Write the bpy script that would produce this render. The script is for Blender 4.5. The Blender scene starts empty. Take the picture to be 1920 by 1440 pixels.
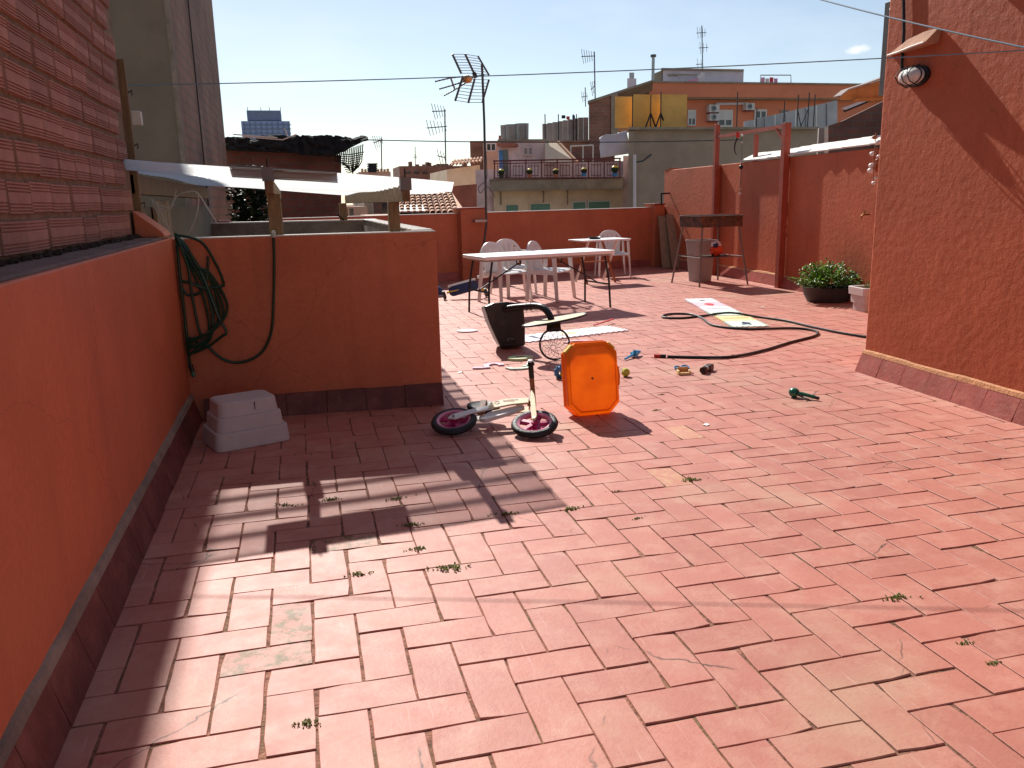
import bpy, bmesh, math, random
from mathutils import Vector, Matrix, Euler, noise
random.seed(7)
R_ = random.random
def U(a, b): return a + (b - a) * R_()
S = bpy.context.scene
COL = S.collection
# ------------------------------------------------------------------ camera
CAM = Vector((-0.0917, -2.0087, 1.4129))
CR = Vector((0.96875126, -0.24700762, -0.0225438)); CU = Vector((0.07506328, 0.20533459, 0.975809)); CF = Vector((0.23640324, 0.94700842, -0.21745935))
FPX = 1550.0
cam = bpy.data.cameras.new('camera'); camo = bpy.data.objects.new('camera', cam); COL.objects.link(camo)
camo.matrix_world = Matrix(((CR.x, CU.x, -CF.x, CAM.x), (CR.y, CU.y, -CF.y, CAM.y), (CR.z, CU.z, -CF.z, CAM.z), (0, 0, 0, 1)))
cam.sensor_width = 36; cam.lens = 36 * FPX / 1920; cam.clip_start = 0.05; cam.clip_end = 3000
S.camera = camo
# ------------------------------------------------------------------ light
SUN = Vector((-0.085, 1.25, 1.0)).normalized()
SUN_EL = math.asin(SUN.z); SUN_AZ = math.atan2(SUN.x, SUN.y)
world = bpy.data.worlds.new('World'); S.world = world; world.use_nodes = True
wn = world.node_tree.nodes; wl = world.node_tree.links; wn.clear()
wo = wn.new('ShaderNodeOutputWorld'); wb = wn.new('ShaderNodeBackground'); sk = wn.new('ShaderNodeTexSky')
sk.sky_type = 'NISHITA'; sk.sun_disc = False; sk.sun_elevation = SUN_EL; sk.sun_rotation = SUN_AZ
sk.air_density = 1.0; sk.dust_density = 0.25; sk.ozone_density = 1.6
wb.inputs['Strength'].default_value = 0.079
# thin drifting cloud over the clear sky, thicker towards the horizon
tc = wn.new('ShaderNodeTexCoord'); mp = wn.new('ShaderNodeMapping'); mp.inputs['Scale'].default_value = (1.0, 1.0, 3.2)
nz = wn.new('ShaderNodeTexNoise'); nz.inputs['Scale'].default_value = 3.3; nz.inputs['Detail'].default_value = 7; nz.inputs['Roughness'].default_value = 0.55
rp = wn.new('ShaderNodeValToRGB'); rp.color_ramp.elements[0].position = 0.53; rp.color_ramp.elements[1].position = 0.8
rp.color_ramp.elements[1].color = (0.32, 0.32, 0.32, 1)
mx = wn.new('ShaderNodeMix'); mx.data_type = 'RGBA'; mx.inputs['B'].default_value = (9.0, 9.6, 10.4, 1)
wl.new(tc.outputs['Generated'], mp.inputs['Vector']); wl.new(mp.outputs['Vector'], nz.inputs['Vector']); wl.new(nz.outputs['Fac'], rp.inputs['Fac'])
wl.new(rp.outputs['Color'], mx.inputs['Factor']); wl.new(sk.outputs['Color'], mx.inputs['A']); hsv = wn.new('ShaderNodeHueSaturation'); hsv.inputs['Saturation'].default_value = 0.80; hsv.inputs['Value'].default_value = 0.97
# one small puff of cloud low in the sky to the right
puff = (CF + CR * ((1606 - 960) / FPX) + CU * ((720 - 93) / FPX)).normalized()
vs_ = wn.new('ShaderNodeVectorMath'); vs_.operation = 'SUBTRACT'; vs_.inputs[1].default_value = puff; wl.new(tc.outputs['Generated'], vs_.inputs[0])
vm_ = wn.new('ShaderNodeVectorMath'); vm_.operation = 'MULTIPLY'; vm_.inputs[1].default_value = (1, 1, 2.6); wl.new(vs_.outputs[0], vm_.inputs[0])
vl_ = wn.new('ShaderNodeVectorMath'); vl_.operation = 'LENGTH'; wl.new(vm_.outputs[0], vl_.inputs[0])
pn = wn.new('ShaderNodeTexNoise'); pn.inputs['Scale'].default_value = 120; pn.inputs['Detail'].default_value = 4; wl.new(tc.outputs['Generated'], pn.inputs['Vector'])
pa = wn.new('ShaderNodeMath'); pa.operation = 'MULTIPLY_ADD'; pa.inputs[1].default_value = 0.016; wl.new(pn.outputs['Fac'], pa.inputs[0]); wl.new(vl_.outputs['Value'], pa.inputs[2])
pr = wn.new('ShaderNodeMapRange'); pr.inputs['From Min'].default_value = 0.021; pr.inputs['From Max'].default_value = 0.012; pr.inputs['To Max'].default_value = 0.8; wl.new(pa.outputs[0], pr.inputs['Value'])
mx2 = wn.new('ShaderNodeMix'); mx2.data_type = 'RGBA'; mx2.inputs['B'].default_value = (9.5, 9.6, 9.8, 1); wl.new(pr.outputs[0], mx2.inputs['Factor'])
wl.new(mx.outputs['Result'], hsv.inputs['Color']); wl.new(hsv.outputs['Color'], mx2.inputs['A']); wl.new(mx2.outputs['Result'], wb.inputs['Color'])
wl.new(wb.outputs['Background'], wo.inputs['Surface'])
sl = bpy.data.lights.new('sun', 'SUN'); sl.energy = 4.6; sl.angle = math.radians(0.45); sl.color = (1.0, 0.955, 0.89)
so = bpy.data.objects.new('sun', sl); COL.objects.link(so); so.rotation_euler = (-SUN).to_track_quat('-Z', 'Y').to_euler(); so.location = (-3, 20, 30)
vs = S.view_settings; vs.view_transform = 'Standard'; vs.look = 'None'; vs.exposure = 0.55; vs.gamma = 1.0
# ------------------------------------------------------------------ helpers
def ray(x, y): return CF + CR * ((x - 960) / FPX) + CU * ((720 - y) / FPX)
def at(x, y, Y):                       # where the line of sight through a photo pixel meets the vertical plane at depth Y
    d = ray(x, y); return CAM + d * ((Y - CAM.y) / d.y)
def atx(x, y, X):
    d = ray(x, y); return CAM + d * ((X - CAM.x) / d.x)
def gnd(x, y, z=0.0):
    d = ray(x, y); return CAM + d * ((z - CAM.z) / d.z)
MAT = {}
def nodes_of(name):
    m = bpy.data.materials.new(name); m.use_nodes = True; MAT[name] = m
    nt = m.node_tree; return m, nt.nodes, nt.links, nt.nodes['Principled BSDF']
def scl(c, k): return tuple(min(1.0, max(0.0, v * k)) for v in c[:3]) + (1,)
def mat(name, col, rough=0.6, var=0.18, scale=6.0, bump=0.0, bscale=70.0, spec=0.4, metal=0.0, stain=None, stain_amt=0.0, stain_scale=2.0, stretch=(1, 1, 1), trans=0.0, detail=6, isl=0.0):
    m, n, l, b = nodes_of(name)
    tc = n.new('ShaderNodeTexCoord'); mp = n.new('ShaderNodeMapping'); mp.inputs['Scale'].default_value = stretch
    l.new(tc.outputs['Object'], mp.inputs['Vector'])
    nz = n.new('ShaderNodeTexNoise'); nz.inputs['Scale'].default_value = scale; nz.inputs['Detail'].default_value = detail; nz.inputs['Roughness'].default_value = 0.6
    l.new(mp.outputs['Vector'], nz.inputs['Vector'])
    rp = n.new('ShaderNodeValToRGB'); rp.color_ramp.elements[0].position = 0.3; rp.color_ramp.elements[1].position = 0.72
    rp.color_ramp.elements[0].color = scl(col, 1 - var); rp.color_ramp.elements[1].color = scl(col, 1 + var)
    l.new(nz.outputs['Fac'], rp.inputs['Fac']); out = rp.outputs['Color']
    if stain:
        n2 = n.new('ShaderNodeTexNoise'); n2.inputs['Scale'].default_value = stain_scale; n2.inputs['Detail'].default_value = 8; n2.inputs['Roughness'].default_value = 0.65
        l.new(mp.outputs['Vector'], n2.inputs['Vector'])
        r2 = n.new('ShaderNodeValToRGB'); r2.color_ramp.elements[0].position = 0.48; r2.color_ramp.elements[1].position = 0.7
        r2.color_ramp.elements[1].color = (stain_amt,) * 3 + (1,)
        l.new(n2.outputs['Fac'], r2.inputs['Fac'])
        mx = n.new('ShaderNodeMix'); mx.data_type = 'RGBA'; mx.inputs['B'].default_value = tuple(stain[:3]) + (1,)
        l.new(r2.outputs['Color'], mx.inputs['Factor']); l.new(out, mx.inputs['A']); out = mx.outputs['Result']
    if isl:
        g = n.new('ShaderNodeNewGeometry'); oi = n.new('ShaderNodeObjectInfo'); ad = n.new('ShaderNodeMath'); ad.operation = 'ADD'
        l.new(g.outputs['Random Per Island'], ad.inputs[0]); l.new(oi.outputs['Random'], ad.inputs[1])
        fr = n.new('ShaderNodeMath'); fr.operation = 'FRACT'; l.new(ad.outputs[0], fr.inputs[0])
        mr = n.new('ShaderNodeMapRange'); mr.inputs['To Min'].default_value = 1 - isl; mr.inputs['To Max'].default_value = 1 + isl; l.new(fr.outputs[0], mr.inputs['Value'])
        hs = n.new('ShaderNodeHueSaturation'); l.new(out, hs.inputs['Color']); l.new(mr.outputs[0], hs.inputs['Value']); out = hs.outputs['Color']
    l.new(out, b.inputs['Base Color'])
    b.inputs['Roughness'].default_value = rough; b.inputs['Specular IOR Level'].default_value = spec; b.inputs['Metallic'].default_value = metal
    if bump:
        n3 = n.new('ShaderNodeTexNoise'); n3.inputs['Scale'].default_value = bscale; n3.inputs['Detail'].default_value = 5; l.new(mp.outputs['Vector'], n3.inputs['Vector'])
        bp = n.new('ShaderNodeBump'); bp.inputs['Strength'].default_value = bump; bp.inputs['Distance'].default_value = 0.02
        l.new(n3.outputs['Fac'], bp.inputs['Height']); l.new(bp.outputs['Normal'], b.inputs['Normal'])
    if trans:
        tr = n.new('ShaderNodeBsdfTranslucent'); l.new(out, tr.inputs['Color']); ms = n.new('ShaderNodeMixShader'); ms.inputs['Fac'].default_value = trans
        l.new(b.outputs['BSDF'], ms.inputs[1]); l.new(tr.outputs['BSDF'], ms.inputs[2]); l.new(ms.outputs['Shader'], n['Material Output'].inputs['Surface'])
    return m
class MB:
    def __init__(s): s.v = []; s.f = []
    def add(s, vs, fs):
        o = len(s.v); s.v += [tuple(v) for v in vs]; s.f += [tuple(i + o for i in f) for f in fs]; return s
    def box(s, x0, x1, y0, y1, z0, z1, M=None):
        vs = [Vector(p) for p in ((x0, y0, z0), (x1, y0, z0), (x1, y1, z0), (x0, y1, z0), (x0, y0, z1), (x1, y0, z1), (x1, y1, z1), (x0, y1, z1))]
        if M is not None: vs = [M @ p for p in vs]
        return s.add(vs, [(0, 3, 2, 1), (4, 5, 6, 7), (0, 1, 5, 4), (1, 2, 6, 5), (2, 3, 7, 6), (3, 0, 4, 7)])
    def hexa(s, bot, top):               # four bottom and four top corners, counter-clockwise from above
        return s.add(list(bot) + list(top), [(0, 3, 2, 1), (4, 5, 6, 7), (0, 1, 5, 4), (1, 2, 6, 5), (2, 3, 7, 6), (3, 0, 4, 7)])
    def prism(s, poly, a, b, M=None):    # outline (x, y) between z = a and b
        k = len(poly); vs = [Vector((p[0], p[1], a)) for p in poly] + [Vector((p[0], p[1], b)) for p in poly]
        if M is not None: vs = [M @ p for p in vs]
        return s.add(vs, [tuple(range(k - 1, -1, -1)), tuple(range(k, 2 * k))] + [(i, (i + 1) % k, k + (i + 1) % k, k + i) for i in range(k)])
    def tube(s, pts, r, n=8, cap=True, r1=None):
        pts = [Vector(p) for p in pts]; m = len(pts); rings = []; up = None
        for i, p in enumerate(pts):
            t = (pts[min(i + 1, m - 1)] - pts[max(i - 1, 0)]).normalized()
            if up is None or abs(up.dot(t)) > 0.98:
                up = Vector((0, 0, 1)) if abs(t.z) < 0.9 else Vector((1, 0, 0))
            a = t.cross(up).normalized(); b2 = a.cross(t).normalized(); up = b2
            rr = r if r1 is None else r + (r1 - r) * i / max(1, m - 1)
            rings.append([p + (a * math.cos(2 * math.pi * k / n) + b2 * math.sin(2 * math.pi * k / n)) * rr for k in range(n)])
        vs = [q for g in rings for q in g]; fs = []
        for i in range(m - 1):
            for k in range(n): fs.append((i * n + k, i * n + (k + 1) % n, (i + 1) * n + (k + 1) % n, (i + 1) * n + k))
        if cap: fs += [tuple(range(n - 1, -1, -1)), tuple((m - 1) * n + k for k in range(n))]
        return s.add(vs, fs)
    def bar(s, a, b, w, h=None, up=(0, 0, 1)):   # rectangular bar from a to b
        a = Vector(a); b = Vector(b); h = w if h is None else h; t = (b - a).normalized(); u = Vector(up)
        if abs(u.dot(t)) > 0.98: u = Vector((0, 1, 0))
        x = t.cross(u).normalized() * (w / 2); y = x.cross(t).normalized() * (h / 2)
        return s.add([a - x - y, a + x - y, a + x + y, a - x + y, b - x - y, b + x - y, b + x + y, b - x + y], [(0, 1, 2, 3), (7, 6, 5, 4), (0, 4, 5, 1), (1, 5, 6, 2), (2, 6, 7, 3), (3, 7, 4, 0)])
    def lathe(s, prof, n=24, M=None):
        vs = []; fs = []
        for (r, z) in prof:
            for k in range(n): vs.append(Vector((r * math.cos(2 * math.pi * k / n), r * math.sin(2 * math.pi * k / n), z)))
        m = len(prof)
        for i in range(m - 1):
            for k in range(n): fs.append((i * n + k, i * n + (k + 1) % n, (i + 1) * n + (k + 1) % n, (i + 1) * n + k))
        if M is not None: vs = [M @ p for p in vs]
        return s.add(vs, fs)
    def torus(s, Rr, r, n=28, k=8, M=None):
        vs = []; fs = []
        for i in range(n):
            a = 2 * math.pi * i / n
            for j in range(k):
                b = 2 * math.pi * j / k; vs.append(Vector(((Rr + r * math.cos(b)) * math.cos(a), (Rr + r * math.cos(b)) * math.sin(a), r * math.sin(b))))
        for i in range(n):
            for j in range(k): fs.append((i * k + j, ((i + 1) % n) * k + j, ((i + 1) % n) * k + (j + 1) % k, i * k + (j + 1) % k))
        if M is not None: vs = [M @ p for p in vs]
        return s.add(vs, fs)
    def ball(s, c, r, n=14, m=9, sq=(1, 1, 1)):
        prof = [(max(1e-4, r * math.sin(math.pi * i / m)), -r * math.cos(math.pi * i / m)) for i in range(m + 1)]
        return s.lathe(prof, n, Matrix.Translation(Vector(c)) @ Matrix.Diagonal((sq[0], sq[1], sq[2], 1)))
    def mesh(s, name):
        me = bpy.data.meshes.new(name); me.from_pydata(s.v, [], s.f); me.update(); return me
    def build(s, name, m, parent=None, smooth=False, bevel=0.0, seg=2):
        me = s.mesh(name); o = bpy.data.objects.new(name, me); COL.objects.link(o)
        if m: me.materials.append(MAT[m] if isinstance(m, str) else m)
        if parent is not None: o.parent = parent
        if smooth:
            for p in me.polygons: p.use_smooth = True
            me.set_sharp_from_angle(angle=math.radians(42))
        if bevel:
            md = o.modifiers.new('bevel', 'BEVEL'); md.width = bevel; md.segments = seg; md.limit_method = 'ANGLE'; md.angle_limit = math.radians(40)
        return o
def tag(o, label=None, cat=None, group=None, kind=None):
    if label: o['label'] = label
    if cat: o['category'] = cat; o['kind'] = kind or 'thing'
    if group: o['group'] = group
    if kind: o['kind'] = kind
    return o
def empty(name, loc=(0, 0, 0), rz=0.0, label=None, cat=None, group=None):
    o = bpy.data.objects.new(name, None); COL.objects.link(o); o.location = loc; o.rotation_euler = (0, 0, rz); o.empty_display_size = 0.1
    return tag(o, label, cat, group)
def copy_tree(o, parent=None):
    kids = [c for c in bpy.data.objects if c.parent == o]
    c = o.copy(); COL.objects.link(c); c.parent = parent
    for k in kids: copy_tree(k, c)
    return c
def spline(pts, n=6):
    P = [Vector(p) for p in pts]; out = []
    for i in range(len(P) - 1):
        p0 = P[max(i - 1, 0)]; p1 = P[i]; p2 = P[i + 1]; p3 = P[min(i + 2, len(P) - 1)]
        for k in range(n):
            t = k / n; out.append(0.5 * ((2 * p1) + (p2 - p0) * t + (2 * p0 - 5 * p1 + 4 * p2 - p3) * t * t + (3 * p1 - p0 - 3 * p2 + p3) * t ** 3))
    out.append(P[-1]); return out
def sag(a, b, d, n=24):
    a = Vector(a); b = Vector(b); return [a.lerp(b, i / n) + Vector((0, 0, -4 * d * (i / n) * (1 - i / n))) for i in range(n + 1)]
def rrect(w, h, r, k=4):
    pts = []
    for cx, cy, a0 in ((w / 2 - r, h / 2 - r, 0), (-w / 2 + r, h / 2 - r, 90), (-w / 2 + r, -h / 2 + r, 180), (w / 2 - r, -h / 2 + r, 270)):
        for i in range(k + 1): a = math.radians(a0 + 90 * i / k); pts.append((cx + r * math.cos(a), cy + r * math.sin(a)))
    return pts
# ------------------------------------------------------------------ materials
RED = (0.56, 0.165, 0.080)
def stucco(name, col, bump, s1, s2, spec=0.25, rough=0.6):
    m, n, l, b = nodes_of(name)
    tc = n.new('ShaderNodeTexCoord')
    def noise_(sc, det=6, ro=0.6):
        z = n.new('ShaderNodeTexNoise'); z.inputs['Scale'].default_value = sc; z.inputs['Detail'].default_value = det; z.inputs['Roughness'].default_value = ro; l.new(tc.outputs['Object'], z.inputs['Vector']); return z
    a = noise_(1.3, 5); rp = n.new('ShaderNodeValToRGB'); rp.color_ramp.elements[0].position = 0.3; rp.color_ramp.elements[1].position = 0.75
    rp.color_ramp.elements[0].color = scl(col, 0.86); rp.color_ramp.elements[1].color = scl(col, 1.12); l.new(a.outputs['Fac'], rp.inputs['Fac'])
    c2 = noise_(38, 4); mx = n.new('ShaderNodeMix'); mx.data_type = 'RGBA'; mx.blend_type = 'OVERLAY'; mx.inputs['Factor'].default_value = 0.18
    l.new(rp.outputs['Color'], mx.inputs['A']); l.new(c2.outputs['Fac'], mx.inputs['B']); cc = mx.outputs['Result']
    mp = n.new('ShaderNodeMapping'); mp.inputs['Scale'].default_value = (7, 7, 0.55); l.new(tc.outputs['Object'], mp.inputs['Vector'])
    stz = n.new('ShaderNodeTexNoise'); stz.inputs['Scale'].default_value = 1.0; stz.inputs['Detail'].default_value = 6; stz.inputs['Roughness'].default_value = 0.65; l.new(mp.outputs['Vector'], stz.inputs['Vector'])
    pch = noise_(2.6, 9, 0.7); hair = n.new('ShaderNodeTexVoronoi'); hair.feature = 'DISTANCE_TO_EDGE'; hair.inputs['Scale'].default_value = 0.8
    vmd = n.new('ShaderNodeVectorMath'); vmd.operation = 'MULTIPLY_ADD'; vmd.inputs[1].default_value = (0.35, 0.35, 0.35); nwp = noise_(2.2, 5); l.new(nwp.outputs['Color'], vmd.inputs[0]); l.new(tc.outputs['Object'], vmd.inputs[2]); l.new(vmd.outputs[0], hair.inputs['Vector'])
    for src, p0, p1, amt, colr in ((stz.outputs['Fac'], 0.52, 0.75, 0.34, scl(col, 0.62)), (pch.outputs['Fac'], 0.55, 0.72, 0.30, scl((col[0] * 1.05, col[1] * 1.35, col[2] * 1.5), 1.12)), (hair.outputs['Distance'], 0.0035, 0.0008, 0.35, scl(col, 0.45))):
        rr_ = n.new('ShaderNodeMapRange'); rr_.inputs['From Min'].default_value = p0; rr_.inputs['From Max'].default_value = p1; rr_.inputs['To Max'].default_value = amt; l.new(src, rr_.inputs['Value'])
        mm = n.new('ShaderNodeMix'); mm.data_type = 'RGBA'; mm.inputs['B'].default_value = colr; l.new(rr_.outputs[0], mm.inputs['Factor']); l.new(cc, mm.inputs['A']); cc = mm.outputs['Result']
    l.new(cc, b.inputs['Base Color'])
    h1 = noise_(s1, 6, 0.55); h2 = noise_(s2, 4, 0.6); ad = n.new('ShaderNodeMath'); ad.operation = 'MULTIPLY_ADD'; ad.inputs[1].default_value = 0.35
    l.new(h2.outputs['Fac'], ad.inputs[0]); l.new(h1.outputs['Fac'], ad.inputs[2])
    bp = n.new('ShaderNodeBump'); bp.inputs['Strength'].default_value = bump; bp.inputs['Distance'].default_value = 0.03; l.new(ad.outputs[0], bp.inputs['Height']); l.new(bp.outputs['Normal'], b.inputs['Normal'])
    b.inputs['Roughness'].default_value = rough; b.inputs['Specular IOR Level'].default_value = spec
stucco('red_smooth', RED, 0.05, 3, 60)
stucco('red_stucco', (0.48, 0.122, 0.054), 0.24, 16, 85)
def tile_mat(name, col, extra=None, extra_amt=0.0):
    m, n, l, b = nodes_of(name)
    geo = n.new('ShaderNodeNewGeometry'); oi = n.new('ShaderNodeObjectInfo')
    def noise_(sc, det=6, ro=0.6):
        z = n.new('ShaderNodeTexNoise'); z.inputs['Scale'].default_value = sc; z.inputs['Detail'].default_value = det; z.inputs['Roughness'].default_value = ro; l.new(geo.outputs['Position'], z.inputs['Vector']); return z
    def ramp(src, p0, p1, c0=(0, 0, 0, 1), c1=(1, 1, 1, 1)):
        r = n.new('ShaderNodeValToRGB'); r.color_ramp.elements[0].position = p0; r.color_ramp.elements[1].position = p1; r.color_ramp.elements[0].color = c0; r.color_ramp.elements[1].color = c1; l.new(src, r.inputs['Fac']); return r.outputs['Color']
    def mixc(f, a, bb, mode='MIX'):
        x = n.new('ShaderNodeMix'); x.data_type = 'RGBA'; x.blend_type = mode
        if isinstance(f, float): x.inputs['Factor'].default_value = f
        else: l.new(f, x.inputs['Factor'])
        for k, v in (('A', a), ('B', bb)):
            if isinstance(v, tuple): x.inputs[k].default_value = v
            else: l.new(v, x.inputs[k])
        return x.outputs['Result']
    c = ramp(noise_(2.2).outputs['Fac'], 0.3, 0.75, scl(col, 0.92), scl(col, 1.08))
    # each tile fired a little differently
    ad = n.new('ShaderNodeMath'); ad.operation = 'ADD'; l.new(geo.outputs['Random Per Island'], ad.inputs[0]); l.new(oi.outputs['Random'], ad.inputs[1])
    fr = n.new('ShaderNodeMath'); fr.operation = 'FRACT'; l.new(ad.outputs[0], fr.inputs[0])
    mr = n.new('ShaderNodeMapRange'); mr.inputs['To Min'].default_value = 0.93; mr.inputs['To Max'].default_value = 1.07; l.new(fr.outputs[0], mr.inputs['Value'])
    hs = n.new('ShaderNodeHueSaturation'); l.new(c, hs.inputs['Color']); l.new(mr.outputs[0], hs.inputs['Value']); c = hs.outputs['Color']
    # worn pale scuffs, grey-beige grime, dark specks, hairline cracks
    c = mixc(ramp(noise_(5.5, 9, 0.7).outputs['Fac'], 0.47, 0.72, c1=(0.6, 0.6, 0.6, 1)), c, (0.60, 0.33, 0.25, 1))
    c = mixc(ramp(noise_(1.1, 8, 0.62).outputs['Fac'], 0.53, 0.72, c1=(0.55, 0.55, 0.55, 1)), c, (0.46, 0.33, 0.22, 1))
    c = mixc(ramp(noise_(15, 9, 0.72).outputs['Fac'], 0.55, 0.72, c1=(0.4, 0.4, 0.4, 1)), c, (0.33, 0.09, 0.075, 1))
    c = mixc(ramp(noise_(75, 2).outputs['Fac'], 0.72, 0.76, c1=(0.6, 0.6, 0.6, 1)), c, (0.10, 0.05, 0.04, 1))
    sm = n.new('ShaderNodeMapping'); sm.inputs['Rotation'].default_value = (0, 0, 0.7); sm.inputs['Scale'].default_value = (90, 4, 1); l.new(geo.outputs['Position'], sm.inputs['Vector'])
    sz = n.new('ShaderNodeTexNoise'); sz.inputs['Scale'].default_value = 1.0; sz.inputs['Detail'].default_value = 3; l.new(sm.outputs['Vector'], sz.inputs['Vector'])
    c = mixc(ramp(sz.outputs['Fac'], 0.66, 0.72, c1=(0.22, 0.22, 0.22, 1)), c, (0.75, 0.55, 0.48, 1))
    vo = n.new('ShaderNodeTexVoronoi'); vo.feature = 'DISTANCE_TO_EDGE'; vo.inputs['Scale'].default_value = 1.05
    nw = noise_(4.0, 4); vm = n.new('ShaderNodeVectorMath'); vm.operation = 'MULTIPLY_ADD'; vm.inputs[1].default_value = (0.16, 0.16, 0); l.new(nw.outputs['Color'], vm.inputs[0]); l.new(geo.outputs['Position'], vm.inputs[2]); l.new(vm.outputs[0], vo.inputs['Vector'])
    cr = ramp(vo.outputs['Distance'], 0.0006, 0.0026, (1, 1, 1, 1), (0, 0, 0, 1)); mk = ramp(noise_(1.7, 3).outputs['Fac'], 0.53, 0.58)
    mu = n.new('ShaderNodeMath'); mu.operation = 'MULTIPLY'; l.new(cr, mu.inputs[0]); l.new(mk, mu.inputs[1])
    c = mixc(mu.outputs[0], c, (0.05, 0.03, 0.018, 1))
    if extra:
        c = mixc(ramp(noise_(17, 10, 0.82).outputs['Fac'], 0.5 - extra_amt, 0.60 - extra_amt * 0.6), c, tuple(extra) + (1,))
    l.new(c, b.inputs['Base Color'])
    rr = n.new('ShaderNodeMapRange'); rr.inputs['To Min'].default_value = 0.46; rr.inputs['To Max'].default_value = 0.66; l.new(noise_(9).outputs['Fac'], rr.inputs['Value']); l.new(rr.outputs[0], b.inputs['Roughness'])
    b.inputs['Specular IOR Level'].default_value = 0.32
    bp = n.new('ShaderNodeBump'); bp.inputs['Strength'].default_value = 0.3; bp.inputs['Distance'].default_value = 0.004
    l.new(noise_(60, 6, 0.65).outputs['Fac'], bp.inputs['Height']); l.new(bp.outputs['Normal'], b.inputs['Normal'])
TCOL = (0.475, 0.176, 0.130)
tile_mat('floor_tile', TCOL)
tile_mat('floor_tile_moss', TCOL, (0.13, 0.085, 0.02), 0.035)
MAT['floor_tile_moss'].node_tree.nodes['Principled BSDF'].inputs['Specular IOR Level'].default_value = 0.27
tile_mat('floor_tile_sand', (0.49, 0.19, 0.125), (0.56, 0.33, 0.18), 0.03)
mat('mortar', (0.26, 0.115, 0.075), 0.9, 0.75, 22, 0.5, 90, stain=(0.12, 0.11, 0.04), stain_amt=0.8, stain_scale=3.2)
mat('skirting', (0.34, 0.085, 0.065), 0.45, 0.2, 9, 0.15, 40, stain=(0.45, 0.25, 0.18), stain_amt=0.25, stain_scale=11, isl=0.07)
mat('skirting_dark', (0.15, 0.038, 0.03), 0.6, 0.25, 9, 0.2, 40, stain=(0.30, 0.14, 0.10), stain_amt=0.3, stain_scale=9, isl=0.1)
mat('skirt_mortar', (0.55, 0.26, 0.12), 0.85, 0.2, 14, 0.4, 60)
mat('peach_plaster', (0.46, 0.25, 0.16), 0.9, 0.2, 9, 0.4, 50, stain=(0.35, 0.14, 0.08), stain_amt=0.6, stain_scale=6)
mat('cement', (0.27, 0.22, 0.17), 0.9, 0.28, 4, 0.5, 60, stain=(0.13, 0.10, 0.08), stain_amt=0.7, stain_scale=3)
mat('ledge', (0.20, 0.13, 0.11), 0.85, 0.25, 6, 0.4, 50, stain=(0.07, 0.06, 0.05), stain_amt=0.7, stain_scale=4)
mat('brick', (0.40, 0.205, 0.155), 0.85, 0.2, 8, 0.35, 80, stain=(0.30, 0.20, 0.13), stain_amt=0.35, stain_scale=5, isl=0.14)
mat('brick_mortar', (0.26, 0.18, 0.12), 0.95, 0.3, 16, 0.9, 45)
mat('old_render', (0.20, 0.165, 0.12), 0.9, 0.14, 1.6, 0.25, 40, stain=(0.13, 0.10, 0.07), stain_amt=0.6, stain_scale=1.2)
mat('timber', (0.24, 0.15, 0.07), 0.75, 0.28, 14, 0.35, 60, stretch=(4, 4, 0.7), stain=(0.13, 0.09, 0.05), stain_amt=0.6, stain_scale=5)
mat('timber_red', (0.36, 0.12, 0.05), 0.7, 0.28, 12, 0.3, 60, stretch=(4, 4, 0.7))
mat('old_plank', (0.34, 0.24, 0.15), 0.8, 0.25, 10, 0.3, 60, stretch=(4, 4, 0.6), stain=(0.16, 0.11, 0.07), stain_amt=0.5, stain_scale=6)
mat('white_plastic', (0.78, 0.77, 0.75), 0.38, 0.05, 5, 0.05, 30, spec=0.5, stain=(0.6, 0.55, 0.5), stain_amt=0.3, stain_scale=6, trans=0.12)
mat('white_top', (0.90, 0.89, 0.88), 0.4, 0.04, 5, 0.05, 40, spec=0.5)
mat('foam_white', (0.66, 0.60, 0.58), 0.8, 0.06, 9, 0.25, 130, trans=0.1, stain=(0.55, 0.42, 0.36), stain_amt=0.35, stain_scale=5)
mat('black_metal', (0.012, 0.012, 0.013), 0.45, 0.3, 8, 0.1, 60)
mat('black_plastic', (0.012, 0.012, 0.013), 0.38, 0.25, 6, 0.06, 60, stain=(0.07, 0.06, 0.055), stain_amt=0.35, stain_scale=7)
mat('rubber', (0.02, 0.02, 0.021), 0.55, 0.25, 8, 0.2, 90)
mat('hose_black', (0.016, 0.018, 0.016), 0.34, 0.2, 12, 0.1, 80, spec=0.5)
mat('hose_green', (0.006, 0.042, 0.022), 0.38, 0.25, 12, 0.1, 80, spec=0.5)
mat('green_plastic', (0.012, 0.15, 0.085), 0.25, 0.2, 8, spec=0.6)
mat('red_plastic', (0.55, 0.03, 0.02), 0.35, 0.15, 8)
mat('rust', (0.10, 0.055, 0.04), 0.8, 0.4, 14, 0.5, 70, stain=(0.25, 0.085, 0.025), stain_amt=0.8, stain_scale=7)
mat('grey_steel', (0.20, 0.18, 0.17), 0.5, 0.25, 9, 0.15, 60, metal=0.3, stain=(0.18, 0.075, 0.03), stain_amt=0.5, stain_scale=9)
mat('galv', (0.36, 0.36, 0.36), 0.42, 0.15, 9, metal=0.75)
mat('dark_pole', (0.10, 0.095, 0.09), 0.5, 0.2, 9, metal=0.4)
mat('bin_grey', (0.36, 0.34, 0.33), 0.5, 0.1, 5, 0.1, 50, stain=(0.25, 0.20, 0.17), stain_amt=0.4, stain_scale=5)
mat('orange_red', (0.75, 0.09, 0.03), 0.5, 0.12, 6)
mat('navy', (0.02, 0.025, 0.09), 0.5, 0.2, 6)
mat('yellow', (0.75, 0.52, 0.04), 0.45, 0.12, 6)
mat('lime_ball', (0.55, 0.58, 0.05), 0.85, 0.12, 30, 0.6, 160)
mat('sky_blue', (0.10, 0.50, 0.78), 0.35, 0.12, 6, trans=0.25)
mat('toy_blue', (0.05, 0.20, 0.45), 0.4, 0.15, 6)
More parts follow.
